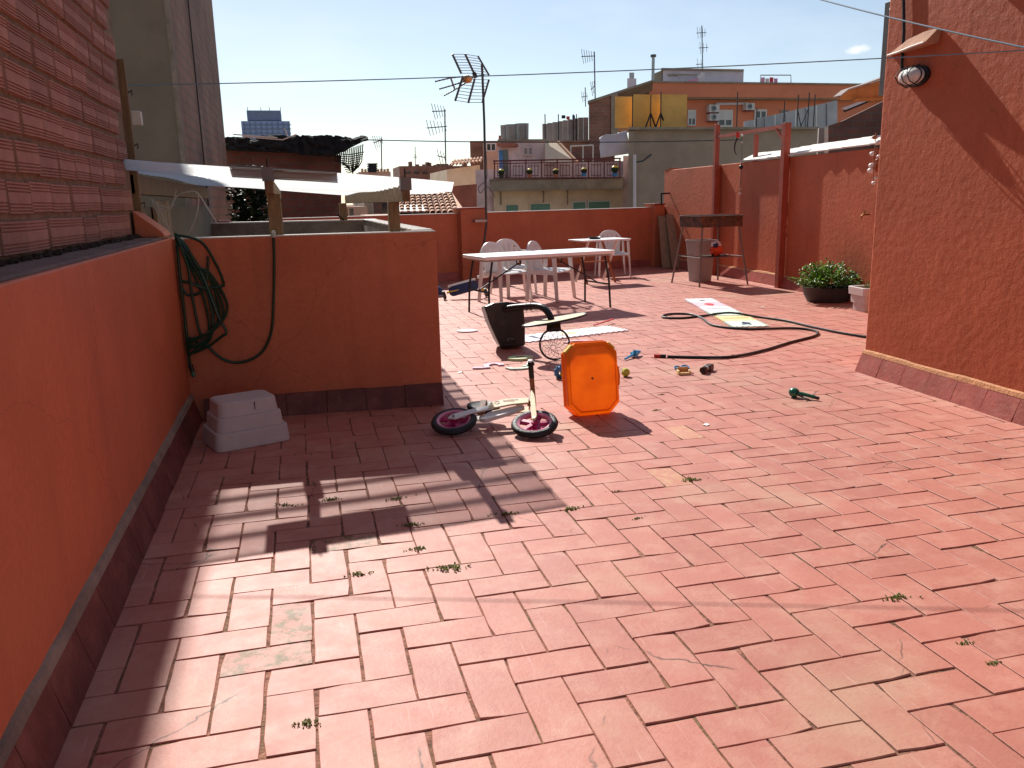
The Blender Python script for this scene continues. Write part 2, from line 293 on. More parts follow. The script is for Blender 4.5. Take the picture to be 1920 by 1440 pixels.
mat('toy_orange', (0.78, 0.36, 0.10), 0.45, 0.15, 6)
mat('toy_brown', (0.07, 0.028, 0.022), 0.4, 0.2, 6)
mat('lilac_foam', (0.70, 0.56, 0.66), 0.85, 0.06, 30, 0.2, 120)
mat('mint_foam', (0.62, 0.80, 0.68), 0.85, 0.06, 30, 0.2, 120)
mat('pink_foam', (0.80, 0.52, 0.58), 0.85, 0.08, 30, 0.2, 120)
mat('white_foam_mat', (0.80, 0.76, 0.78), 0.85, 0.06, 30, 0.2, 120)
mat('yellow_foam', (0.82, 0.66, 0.34), 0.85, 0.08, 30, 0.2, 120)
mat('green_foam', (0.62, 0.74, 0.45), 0.85, 0.08, 30, 0.2, 120)
mat('red_foam', (0.50, 0.045, 0.06), 0.85, 0.1, 30, 0.2, 120)
mat('dark_foam', (0.05, 0.025, 0.03), 0.85, 0.1, 30, 0.2, 120)
mat('ply', (0.66, 0.50, 0.27), 0.5, 0.14, 9, 0.1, 60, stretch=(1, 6, 6))
mat('brown_wood', (0.26, 0.10, 0.045), 0.5, 0.2, 9, 0.1, 60)
mat('white_paint', (0.80, 0.79, 0.77), 0.35, 0.05, 6)
mat('magenta', (0.40, 0.012, 0.10), 0.4, 0.15, 6)
mat('pink_rim', (0.78, 0.30, 0.42), 0.4, 0.1, 6)
mat('pole_red', (0.34, 0.075, 0.042), 0.55, 0.15, 7, 0.2, 50)
mat('coping', (0.74, 0.70, 0.64), 0.7, 0.1, 6, 0.3, 50, stain=(0.5, 0.44, 0.36), stain_amt=0.4, stain_scale=5)
mat('concrete', (0.30, 0.25, 0.19), 0.9, 0.2, 2.2, 0.4, 40, stain=(0.16, 0.12, 0.08), stain_amt=0.7, stain_scale=1.6)
mat('white_cable', (0.42, 0.39, 0.34), 0.5, 0.08, 6)
mat('line_blue', (0.16, 0.30, 0.40), 0.5, 0.1, 6)
mat('cable_dark', (0.05, 0.05, 0.05), 0.5, 0.1, 6)
mat('box_white', (0.62, 0.52, 0.44), 0.5, 0.1, 6)
mat('net_black', (0.010, 0.010, 0.010), 0.9, 0.4, 20)
mat('leaf', (0.12, 0.25, 0.03), 0.4, 0.35, 16, trans=0.35, isl=0.35)
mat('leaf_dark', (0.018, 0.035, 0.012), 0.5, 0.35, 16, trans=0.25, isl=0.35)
mat('weed', (0.22, 0.25, 0.06), 0.6, 0.35, 30, trans=0.3, isl=0.3)
mat('soil', (0.05, 0.035, 0.025), 0.95, 0.3, 20, 0.6, 60)
mat('pot_dark', (0.035, 0.03, 0.03), 0.55, 0.25, 8)
mat('brass', (0.35, 0.20, 0.08), 0.4, 0.2, 9, metal=0.8)
# translucent orange lid
m, n, l, b = nodes_of('orange_plastic')
b.inputs['Base Color'].default_value = (0.92, 0.36, 0.02, 1); b.inputs['Roughness'].default_value = 0.42
tr = n.new('ShaderNodeBsdfTranslucent'); tr.inputs['Color'].default_value = (0.95, 0.24, 0.006, 1)
nz = n.new('ShaderNodeTexNoise'); nz.inputs['Scale'].default_value = 7; nz.inputs['Detail'].default_value = 7; tco = n.new('ShaderNodeTexCoord'); l.new(tco.outputs['Object'], nz.inputs['Vector'])
rp = n.new('ShaderNodeValToRGB'); rp.color_ramp.elements[0].position = 0.3; rp.color_ramp.elements[1].position = 0.6; rp.color_ramp.elements[0].color = (0.86, 0.30, 0.012, 1); rp.color_ramp.elements[1].color = (0.97, 0.40, 0.02, 1)
l.new(nz.outputs['Fac'], rp.inputs['Fac']); l.new(rp.outputs['Color'], b.inputs['Base Color']); l.new(rp.outputs['Color'], tr.inputs['Color'])
ms = n.new('ShaderNodeMixShader'); ms.inputs['Fac'].default_value = 0.5; l.new(b.outputs['BSDF'], ms.inputs[1]); l.new(tr.outputs['BSDF'], ms.inputs[2]); l.new(ms.outputs['Shader'], n['Material Output'].inputs['Surface'])
# clear corrugated sheet: passes part of the light straight, scatters part, mirrors some at a slant
m, n, l, b = nodes_of('clear_sheet')
n.remove(b); tp = n.new('ShaderNodeBsdfTransparent'); tp.inputs['Color'].default_value = (0.95, 0.95, 0.94, 1); tl = n.new('ShaderNodeBsdfTranslucent'); tl.inputs['Color'].default_value = (0.74, 0.74, 0.73, 1)
gl = n.new('ShaderNodeBsdfGlossy'); gl.inputs['Roughness'].default_value = 0.16; gl.inputs['Color'].default_value = (1, 1, 1, 1)
lw = n.new('ShaderNodeLayerWeight'); lw.inputs['Blend'].default_value = 0.5
r1 = n.new('ShaderNodeMapRange'); r1.inputs['From Min'].default_value = 0.05; r1.inputs['From Max'].default_value = 0.5; r1.inputs['To Min'].default_value = 0.50; r1.inputs['To Max'].default_value = 0.93; l.new(lw.outputs['Facing'], r1.inputs['Value'])
m1 = n.new('ShaderNodeMixShader'); l.new(r1.outputs[0], m1.inputs['Fac']); l.new(tp.outputs[0], m1.inputs[1]); l.new(tl.outputs[0], m1.inputs[2])
m2 = n.new('ShaderNodeMixShader'); rf = n.new('ShaderNodeMath'); rf.operation = 'MULTIPLY'; rf.inputs[1].default_value = 0.22; l.new(lw.outputs['Fresnel'], rf.inputs[0]); l.new(rf.outputs[0], m2.inputs['Fac']); l.new(m1.outputs[0], m2.inputs[1]); l.new(gl.outputs[0], m2.inputs[2]); l.new(m2.outputs[0], n['Material Output'].inputs['Surface'])
def flat(name, col, rough=0.7, var=0.1, **k): mat(name, col, rough, var, k.pop('scale', 1.2), **k)
# ================================================================== the terrace
M = 0.145
def back_y(x): return 12.29 + 0.255 * x
def wall_x(y): return 7.0 + 0.05 * (y - 8.5)
def house_x(y): return 4.25 - 0.05 * (3.65 - y)
fl = MB().prism([(-0.9, -3.2), (4.4, -3.2), (4.4, 3.6), (7.6, 3.6), (7.6, 14.4), (-1.3, 12.1), (-1.3, 9.2), (0.76, 8.3), (0.76, 3.76), (-0.9, 3.86)], -0.3, -0.005)
floor = tag(fl.build('terrace_floor', 'mortar'), 'terrace floor of red clay tiles laid in herringbone', kind='structure')
def tile_mesh(k):
    rnd = random.Random(k); L = 2 * M - 0.0052; W = M - 0.0052; pts = []
    for (x, y) in ((-1, -1), (-0.4, -1), (0.35, -1), (1, -1), (1, 0.1), (1, 1), (0.3, 1), (-0.45, 1), (-1, 1), (-1, -0.1)):
        j = 0.0016; pts.append((x * L / 2 + rnd.uniform(-j, j), y * W / 2 + rnd.uniform(-j, j)))
    if k % 3 == 0: pts[3] = (pts[3][0] - 0.009, pts[3][1] + 0.003); pts[2] = (pts[2][0], pts[2][1] + .002)
    if k % 4 == 1: pts[8] = (pts[8][0] + 0.004, pts[8][1] - 0.009)
    n = len(pts); b = MB(); vs = [(x, y, -0.012) for x, y in pts] + [(x, y, -0.0014) for x, y in pts] + [(x * (1 - 0.0018 / L * 2), y * (1 - 0.0018 / W * 2), 0) for x, y in pts]
    fs = [(i, (i + 1) % n, n + (i + 1) % n, n + i) for i in range(n)] + [(n + i, n + (i + 1) % n, 2 * n + (i + 1) % n, 2 * n + i) for i in range(n)] + [tuple(range(2 * n, 3 * n))]
    return b.add(vs, fs)
TV = [tile_mesh(k) for k in range(8)]
def flat_tile(t):
    n = 10; return MB().add(t.v[:n] + [(x, y, 0) for x, y, z in t.v[n:2 * n]], [(i, (i + 1) % n, n + (i + 1) % n, n + i) for i in range(n)] + [tuple(range(n, 2 * n))])
TF = [flat_tile(t) for t in TV]
TM = [t.mesh('floor_tile') for t in TV]
for me in TM: me.materials.append(MAT['floor_tile'])
def inview(p):
    d = p - CAM; z = d.dot(CF)
    if z <= 0.1: return None
    x = 960 + FPX * d.dot(CR) / z; y = 720 - FPX * d.dot(CU) / z
    return z if (-120 < x < 2040 and -100 < y < 1560) else None
near = []; far = []
for v in range(-10, 100):
    for u in range(-9, 52):
        s = (u + v) % 4
        if s not in (0, 2): continue
        cx, cy = ((u + 1) * M, (v + 0.5) * M) if s == 0 else ((u + 0.5) * M, (v + 1) * M)
        if cy > back_y(cx) + 0.12 or cx > (wall_x(cy) if cy > 3.62 else house_x(cy)) + 0.1: continue
        if cx < (-0.98 if cy < 3.82 else 0.78): continue
        d = inview(Vector((cx, cy, 0)))
        rec = (d if d else 99, u, v, s, cx, cy); (near if d else far).append(rec)
near.sort()
SPECIAL = {(-3, 3): 'floor_tile_moss', (-2, 4): 'floor_tile_moss', (11, 11): 'floor_tile_sand', (14, 16): 'floor_tile_sand', (-1, 9): 'floor_tile_moss'}
def jit(s, cx=9):
    return (Matrix.Diagonal((0.984, 1, 1, 1)) if cx < 0.2 else Matrix.Identity(4)) @ Matrix.Rotation((math.pi / 2 if s == 2 else 0) + (math.pi if R_() < 0.5 else 0) + U(-0.009, 0.009), 4, 'Z') @ Matrix.Rotation(U(-0.006, 0.006), 4, 'X') @ Matrix.Rotation(U(-0.004, 0.004), 4, 'Y')
for (d, u, v, s, cx, cy) in near[:300]:
    sp = SPECIAL.get((u, v)); me = TM[random.randrange(8)]
    if sp: me = me.copy(); me.materials[0] = MAT[sp]
    o = bpy.data.objects.new('floor_tile', me); COL.objects.link(o); o.parent = floor
    o.matrix_local = Matrix.Translation((cx + U(-.0022, .0022), cy + U(-.0022, .0022), U(-0.0014, 0.0012))) @ jit(s, cx)
fb = MB(); fsand = MB()
for (d, u, v, s, cx, cy) in near[300:] + far:
    T = Matrix.Translation((cx + U(-.002, .002), cy + U(-.002, .002), U(-0.0014, 0.0012))) @ jit(s); t = TF[random.randrange(8)]
    (fsand if SPECIAL.get((u, v)) == 'floor_tile_sand' else fb).add([T @ Vector(p) for p in t.v], t.f)
tag(fb.build('distant_floor_tiles', 'floor_tile', floor), kind='stuff')
if fsand.v: tag(fsand.build('sandy_floor_tiles', 'floor_tile_sand', floor), kind='stuff')
def skirting(parent, p0, p1, nrm, h=0.15, out=0.055, L=0.28, m='skirting', mortar='skirt_mortar', mh=0.016):
    p0 = Vector(p0); p1 = Vector(p1); nrm = Vector(nrm).normalized(); t = (p1 - p0); ln = t.length; t.normalize(); k = max(1, round(ln / L)); st = ln / k
    for i in range(k):
        a = p0 + t * (i * st + 0.002); b = p0 + t * ((i + 1) * st - 0.002); o1 = out + U(-.003, .003); hh = h + U(-.003, .003); Z = Vector((0, 0, 1)); z0 = Vector((0, 0, 0.001))
        q = [a, b, b + nrm * o1, a + nrm * o1]; qt = [a + Z * hh, b + Z * hh, b + nrm * 0.018 + Z * hh, a + nrm * 0.018 + Z * hh]
        if t.cross(nrm).z < 0: q.reverse(); qt.reverse()
        MB().hexa([x + z0 for x in q], qt).build('skirting_tile', m, parent)
    if mortar:
        b = MB(); n = max(2, int(ln / 0.12)); vs = []
        for i in range(n + 1):
            c = p0 + t * (ln * i / n); j = U(-.004, .006)
            vs += [c + Vector((0, 0, h - 0.004)) + nrm * 0.021, c + Vector((0, 0, h + mh + j)) + nrm * 0.012, c + Vector((0, 0, h + mh * 1.5 + j)) - nrm * 0.002, c + Vector((0, 0, h - .01)) - nrm * 0.002]
        fs = []
        for i in range(n):
            for a, c in ((0, 1), (1, 2), (2, 3)): fs.append((i * 4 + a, i * 4 + c, i * 4 + 4 + c, i * 4 + 4 + a))
        b.add(vs, fs); b.build('mortar_bead', mortar, parent)
def dense_wall(p0, p1, th, nrm, z0, z1):   # wall slab with its visible face on p0-p1, nrm pointing at the viewer
    p0 = Vector(p0); p1 = Vector(p1); n = Vector(nrm).normalized() * th; Z0 = Vector((0, 0, z0)); Z1 = Vector((0, 0, z1)); q = [p0, p1, p1 - n, p0 - n]
    if (p1 - p0).cross(-n).z < 0: q.reverse()
    return MB().hexa([x + Z0 for x in q], [x + Z1 for x in q])
# left parapet with its ledge, brick wall above
lw_ = dense_wall((-0.86, -3.2, 0), (-0.88, 3.9, 0), 0.5, (1, 0, 0), -0.3, 1.225)
lwo = tag(lw_.build('parapet_wall', 'red_smooth', bevel=0.008), 'low terracotta painted wall along the left, grey ledge on top', 'wall')
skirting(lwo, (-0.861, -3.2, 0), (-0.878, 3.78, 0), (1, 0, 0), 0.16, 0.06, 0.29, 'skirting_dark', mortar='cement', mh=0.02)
MB().hexa([(-1.3, -3.2, 1.2265), (-0.875, -3.2, 1.2265), (-0.893, 3.5, 1.2265), (-1.3, 3.5, 1.2265)], [(-1.3, -3.2, 1.25), (-0.89, -3.2, 1.236), (-0.905, 3.5, 1.236), (-1.3, 3.5, 1.25)]).build('ledge', 'ledge', lwo)
dirt = MB()
for i in range(550):
    y = U(-0.2, 3.5); x = -1.05 + abs(random.gauss(0, 0.018)); r = U(0.003, 0.011); a = U(0, 3)
    dirt.box(-r, r, -r * U(.4, 1), r, 0, r * U(.6, 1.6), Matrix.Translation((x, y, 1.244)) @ Matrix.Rotation(a, 4, 'Z') @ Matrix.Rotation(U(-.6, .6), 4, 'X'))
tag(dirt.build('dirt_crumbs', 'soil', lwo), kind='stuff')
MB().prism([(-1.05, 1.24), (-0.88, 1.24), (-0.895, 1.27), (-1.05, 1.40)], -3.74, -3.47, Matrix.Rotation(math.pi / 2, 4, 'X')).build('end_kerb', 'red_smooth', lwo, bevel=0.006)
BX = -1.05; BTOP = 9.0  # unseen wall top, raised to keep skylight off the near floor
bw = tag(MB().box(-1.5, BX - 0.016, -3.2, 3.62, 1.2, BTOP).build('brick_wall', 'brick_mortar'), 'tall ribbed hollow brick wall rising above the left parapet', 'wall')
def brick_mesh(L, H):
    pr = [(0.02, 0.0), (0, 0.004)]
    for g in (.10, .20, .30, .68, .78, .88): pr += [(0, (g - .018) * H), (0.006, (g - .01) * H), (0.006, (g + .022) * H), (0, (g + .03) * H)]
    pr += [(0, H - .004), (0.02, H)]
    vs = [(-d, -L / 2, z) for d, z in pr] + [(-d, L / 2, z) for d, z in pr]; n = len(pr)
    return MB().add(vs, [(i, n + i, n + i + 1, i + 1) for i in range(n - 1)] + [tuple(range(n)), tuple(range(2 * n - 1, n - 1, -1))])
BL, BH = 0.28, 0.118
bms = [brick_mesh(BL - U(0, .012), BH).mesh('brick') for _ in range(3)]
for me in bms: me.materials.append(MAT['brick'])
for r in range(14):
    z = 1.262 + r * 0.142
    for c in range(-1, 14):
        y = 0.10 + c * 0.286 + (0.143 if r % 2 else 0) + U(-.02, .02)
        if y + BL / 2 > 3.62 or y < 0.1: continue
        o = bpy.data.objects.new('brick', bms[(r * 7 + c) % 3]); COL.objects.link(o); o.parent = bw
        o.location = (BX + U(-.004, .003), y, z + U(-.004, .004)); o.rotation_euler = (U(-.012, .012), 0, U(-.012, .012))
# light well walls
lwell = empty('light_well_parapet', (0, 3.75, 0), 0, 'low terracotta wall around the light well, holding the hose', 'wall')
def off(b, dx=0, dy=-3.75, dz=0): b.v = [(x + dx, y + dy, z + dz) for x, y, z in b.v]; return b
off(dense_wall((-0.95, 3.785, 0), (0.82, 3.70, 0), 0.13, (0, -1, 0), -3, 1.212)).build('front_wall', 'red_smooth', lwell, bevel=0.006)
off(MB().hexa([(-0.95, 3.788, 1.2125), (0.818, 3.703, 1.2125), (0.818, 3.827, 1.2125), (-0.95, 3.912, 1.2125)], [(-0.95, 3.79, 1.219), (0.816, 3.706, 1.219), (0.816, 3.825, 1.219), (-0.95, 3.91, 1.219)])).build('front_coping', 'coping', lwell)
off(MB().hexa([(0.69, 3.84, -3), (0.82, 3.833, -3), (0.81, 8.30, -3), (0.68, 8.34, -3)], [(0.69, 3.84, 1.21), (0.82, 3.833, 1.21), (0.81, 8.30, 1.21), (0.68, 8.34, 1.21)])).build('side_wall', 'cement', lwell)
off(MB().hexa([(0.685, 3.85, 1.2115), (0.822, 3.845, 1.2115), (0.812, 8.30, 1.2115), (0.675, 8.34, 1.2115)], [(0.685, 3.85, 1.226), (0.822, 3.845, 1.226), (0.812, 8.30, 1.226), (0.675, 8.34, 1.226)])).build('side_coping', 'coping', lwell, bevel=0.004)
off(dense_wall((-1.4, 8.98, 0), (0.81, 8.345, 0), 0.15, (0, -1, 0), -3, 1.205)).build('rear_wall', 'cement', lwell)
off(dense_wall((-1.4, 8.975, 0), (0.812, 8.342, 0), 0.155, (0, -1, 0), 1.2065, 1.222)).build('rear_coping', 'coping', lwell)
off(MB().box(-1.45, 0.69, 3.9, 9.0, -3.1, -3)).build('well_floor', 'cement', lwell)
off(MB().box(-1.5, -1.12, 3.64, 8.9, -3, 1.42)).build('well_side', 'old_render', lwell)
sk_root = lwell
def sk_local(p): return Vector(p) + Vector((0, -3.75, 0))
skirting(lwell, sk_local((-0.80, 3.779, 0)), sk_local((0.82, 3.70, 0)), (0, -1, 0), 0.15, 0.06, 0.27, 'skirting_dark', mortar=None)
# back wall, pillars
bw2 = dense_wall((-1.3, back_y(-1.3), 0), (7.45, back_y(7.45), 0), 0.15, (0.25, -1, 0), -0.3, 1.19)
bwo = tag(bw2.build('back_wall', 'red_smooth', bevel=0.006), 'low terracotta back wall of the terrace behind the tables', 'wall')
for xa, xb, hh, nm in ((2.74, 3.22, 1.27, 'pillar'), (6.95, 7.2, 1.25, 'pillar')):
    dense_wall((xa, back_y(xa) - 0.17, 0), (xb, back_y(xb) - 0.17, 0), 0.34, (0.25, -1, 0), 0, hh).build(nm, 'red_smooth', bwo, bevel=0.006)
    dense_wall((xa - .02, back_y(xa) - 0.19, 0), (xb + .02, back_y(xb) - 0.185, 0), 0.37, (0.25, -1, 0), hh + .001, hh + 0.025).build('pillar_cap', 'skirting', bwo, bevel=0.004)
dense_wall((-1.3, back_y(-1.3) - .012, 0), (7.4, back_y(7.4) - .012, 0), 0.17, (0.25, -1, 0), 1.191, 1.203).build('wall_top', 'coping', bwo)
skirting(bwo, (0.9, back_y(0.9) - 0.002, 0), (2.73, back_y(2.73) - 0.002, 0), (0.25, -1, 0), 0.15, 0.05, 0.28, mortar=None)
skirting(bwo, (3.24, back_y(3.24) - 0.002, 0), (6.93, back_y(6.93) - 0.002, 0), (0.25, -1, 0), 0.15, 0.05, 0.28, mortar=None)
# right boundary wall: three bays, the first one proud
def bay(y0, y1, off_, z1, bev=0.01): return dense_wall((wall_x(y0) + off_, y0, 0), (wall_x(y1) + off_, y1, 0), 0.22, (-1, 0.05, 0), -0.3, z1)
rb = bay(11.72, 14.2, 0.0, 1.93); rbo = tag(rb.build('boundary_wall', 'red_stucco', bevel=0.012), 'tall terracotta stucco wall on the right behind the barbecue', 'wall')
bay(9.36, 11.719, 0.075, 1.935).build('wall_bay', 'red_stucco', rbo, bevel=0.01)
bay(4.2, 9.359, 0.02, 1.94).build('wall_bay', 'red_stucco', rbo, bevel=0.01)
MB().hexa([(wall_x(14.0) + .0, 13.75, 1.931), (wall_x(14.0) + .22, 13.75, 1.931), (wall_x(14) + .22, 14.19, 1.931), (wall_x(14) + .0, 14.19, 1.931)], [(wall_x(13.8), 13.75, 1.96), (wall_x(13.8) + .22, 13.75, 1.96), (wall_x(13.8) + .22, 13.9, 1.96), (wall_x(13.8), 13.9, 1.96)]).build('wall_end', 'red_stucco', rbo)
skirting(rbo, (wall_x(14.1), 14.1, 0), (wall_x(11.72), 11.72, 0), (-1, 0.05, 0), 0.17, 0.06, 0.28)
skirting(rbo, (wall_x(11.7) + .075, 11.70, 0), (wall_x(9.40) + .075, 9.40, 0), (-1, 0.05, 0), 0.17, 0.06, 0.28)
skirting(rbo, (wall_x(9.3) + .02, 9.30, 0), (wall_x(5.0) + .02, 5.0, 0), (-1, 0.05, 0), 0.17, 0.06, 0.28)
for i in range(22):   # tilted whitewashed coping tiles
    y0 = 10.9 - i * 0.3; y1 = y0 - 0.294; dz = U(-.004, .004) + 0.012 * max(0, i - 2) * 0.3
    xa = wall_x(y0) + (0.03 if y0 > 9.4 else -0.03)
    MB().hexa([(xa, y1, 1.945 + dz), (xa + .30, y1, 2.065 + dz), (xa + .30, y0, 2.065 + dz), (xa, y0, 1.945 + dz)], [(xa - .003, y1, 1.962 + dz), (xa + .30, y1, 2.085 + dz), (xa + .30, y0, 2.085 + dz), (xa - .003, y0, 1.962 + dz)]).build('coping_tile', 'coping', rbo)
# house on the right
hs_ = MB().hexa([(house_x(-3.5), -3.5, -0.3), (10, -3.5, -0.3), (10, 3.65, -0.3), (4.25, 3.65, -0.3)], [(house_x(-3.5), -3.5, 6.0), (10, -3.5, 6.0), (10, 3.65, 6.0), (4.25, 3.65, 6.0)])  # unseen upper part made taller to cut skylight on the floor
hso = tag(hs_.build('stair_house', 'red_stucco', bevel=0.02, ), 'big terracotta stucco house wall with bulkhead lamp on the right', 'building')
skirting(hso, (4.25, 3.65, 0), (house_x(-1.5), -1.5, 0), (-1, 0.05, 0), 0.15, 0.075, 0.27, mh=0.02)
skirting(hso, (9.0, 3.65, 0), (4.26, 3.65, 0), (0, 1, 0), 0.15, 0.075, 0.27, mh=0.02)
# broken plaster ledge under the lamp cable that throws the slanting shade down the wall
def hp(x, y, o=0.0): p = atx(x, y, house_x(3.3)); return Vector((house_x(p.y) - o, p.y, p.z))
lp = [hp(1668, 104), hp(1700, 98), hp(1735, 88), hp(1762, 80), hp(1768, 52), hp(1740, 60), hp(1705, 75)]
MB().add([p + Vector((.02, 0, 0)) for p in lp] + [hp(1668, 104, .03), hp(1700, 98, .07), hp(1735, 88, .105), hp(1762, 80, .11), hp(1768, 52, .02), hp(1740, 60, .03), hp(1705, 75, .025)],
         [tuple(range(7, 14)), (0, 1, 8, 7), (1, 2, 9, 8), (2, 3, 10, 9), (3, 4, 11, 10), (4, 5, 12, 11), (5, 6, 13, 12), (6, 0, 7, 13)]).build('plaster_ledge', 'peach_plaster', hso)
MB().tube([hp(1668, 104, .03), hp(1700, 98, .075), hp(1735, 88, .11), hp(1762, 80, .115)], 0.008, 5).build('broken_edge', 'coping', hso)
MB().hexa([(house_x(2) - .35, -3.2, 3.1), (4.6, -3.2, 3.1), (4.6, 3.2, 3.1), (house_x(3.2) - .16, 3.2, 3.1)], [(house_x(2) - .35, -3.2, 3.2), (4.6, -3.2, 3.2), (4.6, 3.2, 3.2), (house_x(3.2) - .16, 3.2, 3.2)]).build('eave', 'red_stucco', hso)
cond = MB().tube([hp(1696, -60, .02), hp(1698, 60, .02), hp(1694, 120, .02), hp(1697, 150, .02), hp(1706, 162, .02), hp(1712, 160, .02)], 0.011, 8)
cond.build('conduit', 'black_metal', hso, smooth=True)
lampc = hp(1722, 143); lmp = empty('wall_lamp', lampc, 0, 'oval caged bulkhead lamp with ribbed glass on the house wall', 'lamp')
Ml = Matrix.Rotation(-math.pi / 2, 4, 'Y') @ Matrix.Diagonal((0.85, 1.55, 1.2, 1))
MB().lathe([(0.001, 0.0), (0.085, 0.0), (0.085, 0.022), (0.07, 0.03), (0.001, 0.03)], 24, Ml).build('base', 'black_metal', lmp, smooth=True)
MB().lathe([(0.068, 0.028), (0.07, 0.05), (0.06, 0.075), (0.035, 0.092), (0.001, 0.098)], 24, Ml).build('glass', 'white_plastic', lmp, smooth=True)
cg = MB()
cg.torus(0.072, 0.004, 24, 6, Matrix.Translation((-0.065, 0, 0)) @ Ml)
for a in (-0.06, 0.0, 0.06): cg.tube([(-.04, a, -.072), (-.115, a, -.04), (-.14, a, 0), (-.115, a, .04), (-.04, a, .072)], 0.004, 5)
cg.build('cage', 'black_metal', lmp, smooth=True)
# street far below, so that nothing floats
tag(MB().box(-400, 400, -60, 700, -12.4, -12).build('street', 'concrete'), 'street level far below the roofs', kind='structure')
# ------------------------------------------------------------------ corrugated lean-to over the light well
sh = empty('lean_to_roof', (-0.24, 3.84, 1.22), 0, 'clear corrugated sheet roof on timber posts over the light well', 'roof')
def o2(b): b.v = [(x + 0.24, y - 3.84, z - 1.22) for x, y, z in b.v]; return b
def roof_z(x): return 1.602 - 0.085 * (x + 0.24)
sb = MB(); NX, P, A = 10, 0.26, 0.030; ny = 32 * 12; vs = []; y0r, y1r = 3.40, 8.2
for j in range(ny + 1):
    y = y0r + (y1r - y0r) * j / ny
    for i in range(NX + 1):
        x = -1.1 + 2.01 * i / NX; vs.append((x, y, roof_z(x) + A * math.sin(2 * math.pi * (y - y0r) / P + 1.2) + 0.006 * math.sin(3 * x + 2 * y)))
sb.add(vs, [(j * (NX + 1) + i, j * (NX + 1) + i + 1, (j + 1) * (NX + 1) + i + 1, (j + 1) * (NX + 1) + i) for j in range(ny) for i in range(NX)])
o2(sb).build('corrugated_sheet', 'clear_sheet', sh, smooth=True)
for nm, x, y, z0, z1, w in (('post', -0.235, 3.86, 1.22, 1.49, 0.085), ('post', 0.55, 3.80, 1.22, 1.42, 0.075), ('post', 0.44, 8.2, 1.22, 1.42, 0.085), ('post', -0.30, 8.25, 1.22, 1.45, 0.08)):
    o2(MB().box(x - w / 2, x + w / 2, y - w / 2, y + w / 2, z0, z1)).build(nm, 'timber', sh, bevel=0.004)
for nm, x, xr, zz, hh, w in (('beam', 0.585, 0.50, 1.415, 0.105, 0.05), ('beam', -0.245, -0.28, 1.485, 0.085, 0.05)):
    o2(MB().hexa([(x - w / 2, 3.34, zz), (x + w / 2, 3.34, zz), (xr + w / 2, 8.3, zz), (xr - w / 2, 8.3, zz)], [(x - w / 2, 3.34, zz + hh), (x + w / 2, 3.34, zz + hh), (xr + w / 2, 8.3, zz + hh), (xr - w / 2, 8.3, zz + hh)])).build(nm, 'timber', sh, bevel=0.004)
o2(MB().box(-1.119, -1.05, 3.66, 8.2, 1.50, 1.62)).build('ledger', 'timber', sh, bevel=0.004)
o2(MB().hexa([(-0.47, 3.43, 1.650), (0.17, 3.43, 1.595), (0.17, 3.74, 1.595), (-0.47, 3.74, 1.650)], [(-0.47, 3.43, 1.662), (0.17, 3.43, 1.607), (0.17, 3.74, 1.607), (-0.47, 3.74, 1.662)])).build('weight_board', 'grey_steel', sh)
for x in (-0.245, 0.585):
    o2(MB().box(x - .035, x + .035, 3.33, 3.40, roof_z(x) - .045, roof_z(x) + .035)).build('clamp', 'grey_steel', sh)
    o2(MB().tube([(x, 3.365, roof_z(x) + .03), (x, 3.365, roof_z(x) + .085)], 0.005, 6)).build('clamp_bolt', 'black_metal', sh)
br = MB().tube([(0.44, 8.14, 1.22), (0.36, 8.1, 1.3)], .01, 5); o2(br).build('brace', 'black_metal', sh)
# timbers, boards and cables at the end of the brick wall
tp_ = empty('timber_upright', (-1.055, 3.66, 1.24), 0, 'two tall weathered timber uprights at the end of the brick wall', 'post')
MB().box(-0.10, -0.045, -0.03, 0.03, 0, 1.02).build('upright', 'old_plank', tp_, bevel=0.003)
MB().box(-0.03, 0.025, 0.0, 0.05, 0, 1.05).build('upright', 'timber', tp_, bevel=0.003)
for z in (0.2, 0.55, 0.86): MB().tube([(0.026, .02, z), (0.05, .0, z + .01), (0.05, -.015, z - .02)], 0.004, 5).build('hook', 'rust', tp_)
bd = empty('old_boards', (-1.08, 4.6, 1.22), 0, 'grey weathered boards standing under the corrugated roof', 'boards')
for i in range(4): MB().box(-.03, .0, i * .17, i * .17 + .15, -0.3, .24 + U(-.02, .02)).build('board', 'old_plank', bd, bevel=0.003)
mbx = empty('junction_box', at(252, 222, 4.05), 0, 'small white electric box hanging beside the brick wall', 'box')
MB().box(-.045, .045, -.035, .035, -.045, .045).build('case', 'box_white', mbx, bevel=0.008)
MB().tube([(-.02, -.036, .02), (-.10, -.02, .10), (-.13, 0, .16)], .006, 6).build('lead', 'cable_dark', mbx)
MB().ball((-.02, -.036, .02), .011, 8, 6).build('gland', 'black_plastic', mbx)
def pxs(L, Y, dy=0.0): return [at(x, y, Y) + Vector((0, dy * i, 0)) for i, (x, y) in enumerate(L)]
cb = MB()
for L in ([(282, 372), (300, 385), (318, 388), (332, 368), (352, 360), (370, 362), (392, 395), (408, 420)], [(284, 374), (302, 392), (320, 392), (327, 372), (330, 356)], [(372, 362), (372, 385), (366, 412), (354, 438)], [(284, 374), (296, 402), (312, 428), (322, 445)], [(288, 376), (304, 404), (318, 432), (326, 446)]):
    cb.tube(spline(pxs(L, 4.3), 6), 0.0045, 6)
tag(cb.build('loose_cables', 'white_cable', smooth=True), 'tangle of loose white cables hanging under the corrugated roof', 'cable')
wcab = MB().tube(pxs([(226, 130), (233, 200), (238, 260), (240, 300)], 3.9), 0.009, 6)
tag(wcab.build('wall_cable', 'cable_dark', smooth=True), 'thin cable running down beside the timber uprights', 'cable')
# ================================================================== things on the terrace
G = lambda x, y, z=0.0: gnd(x, y, z)
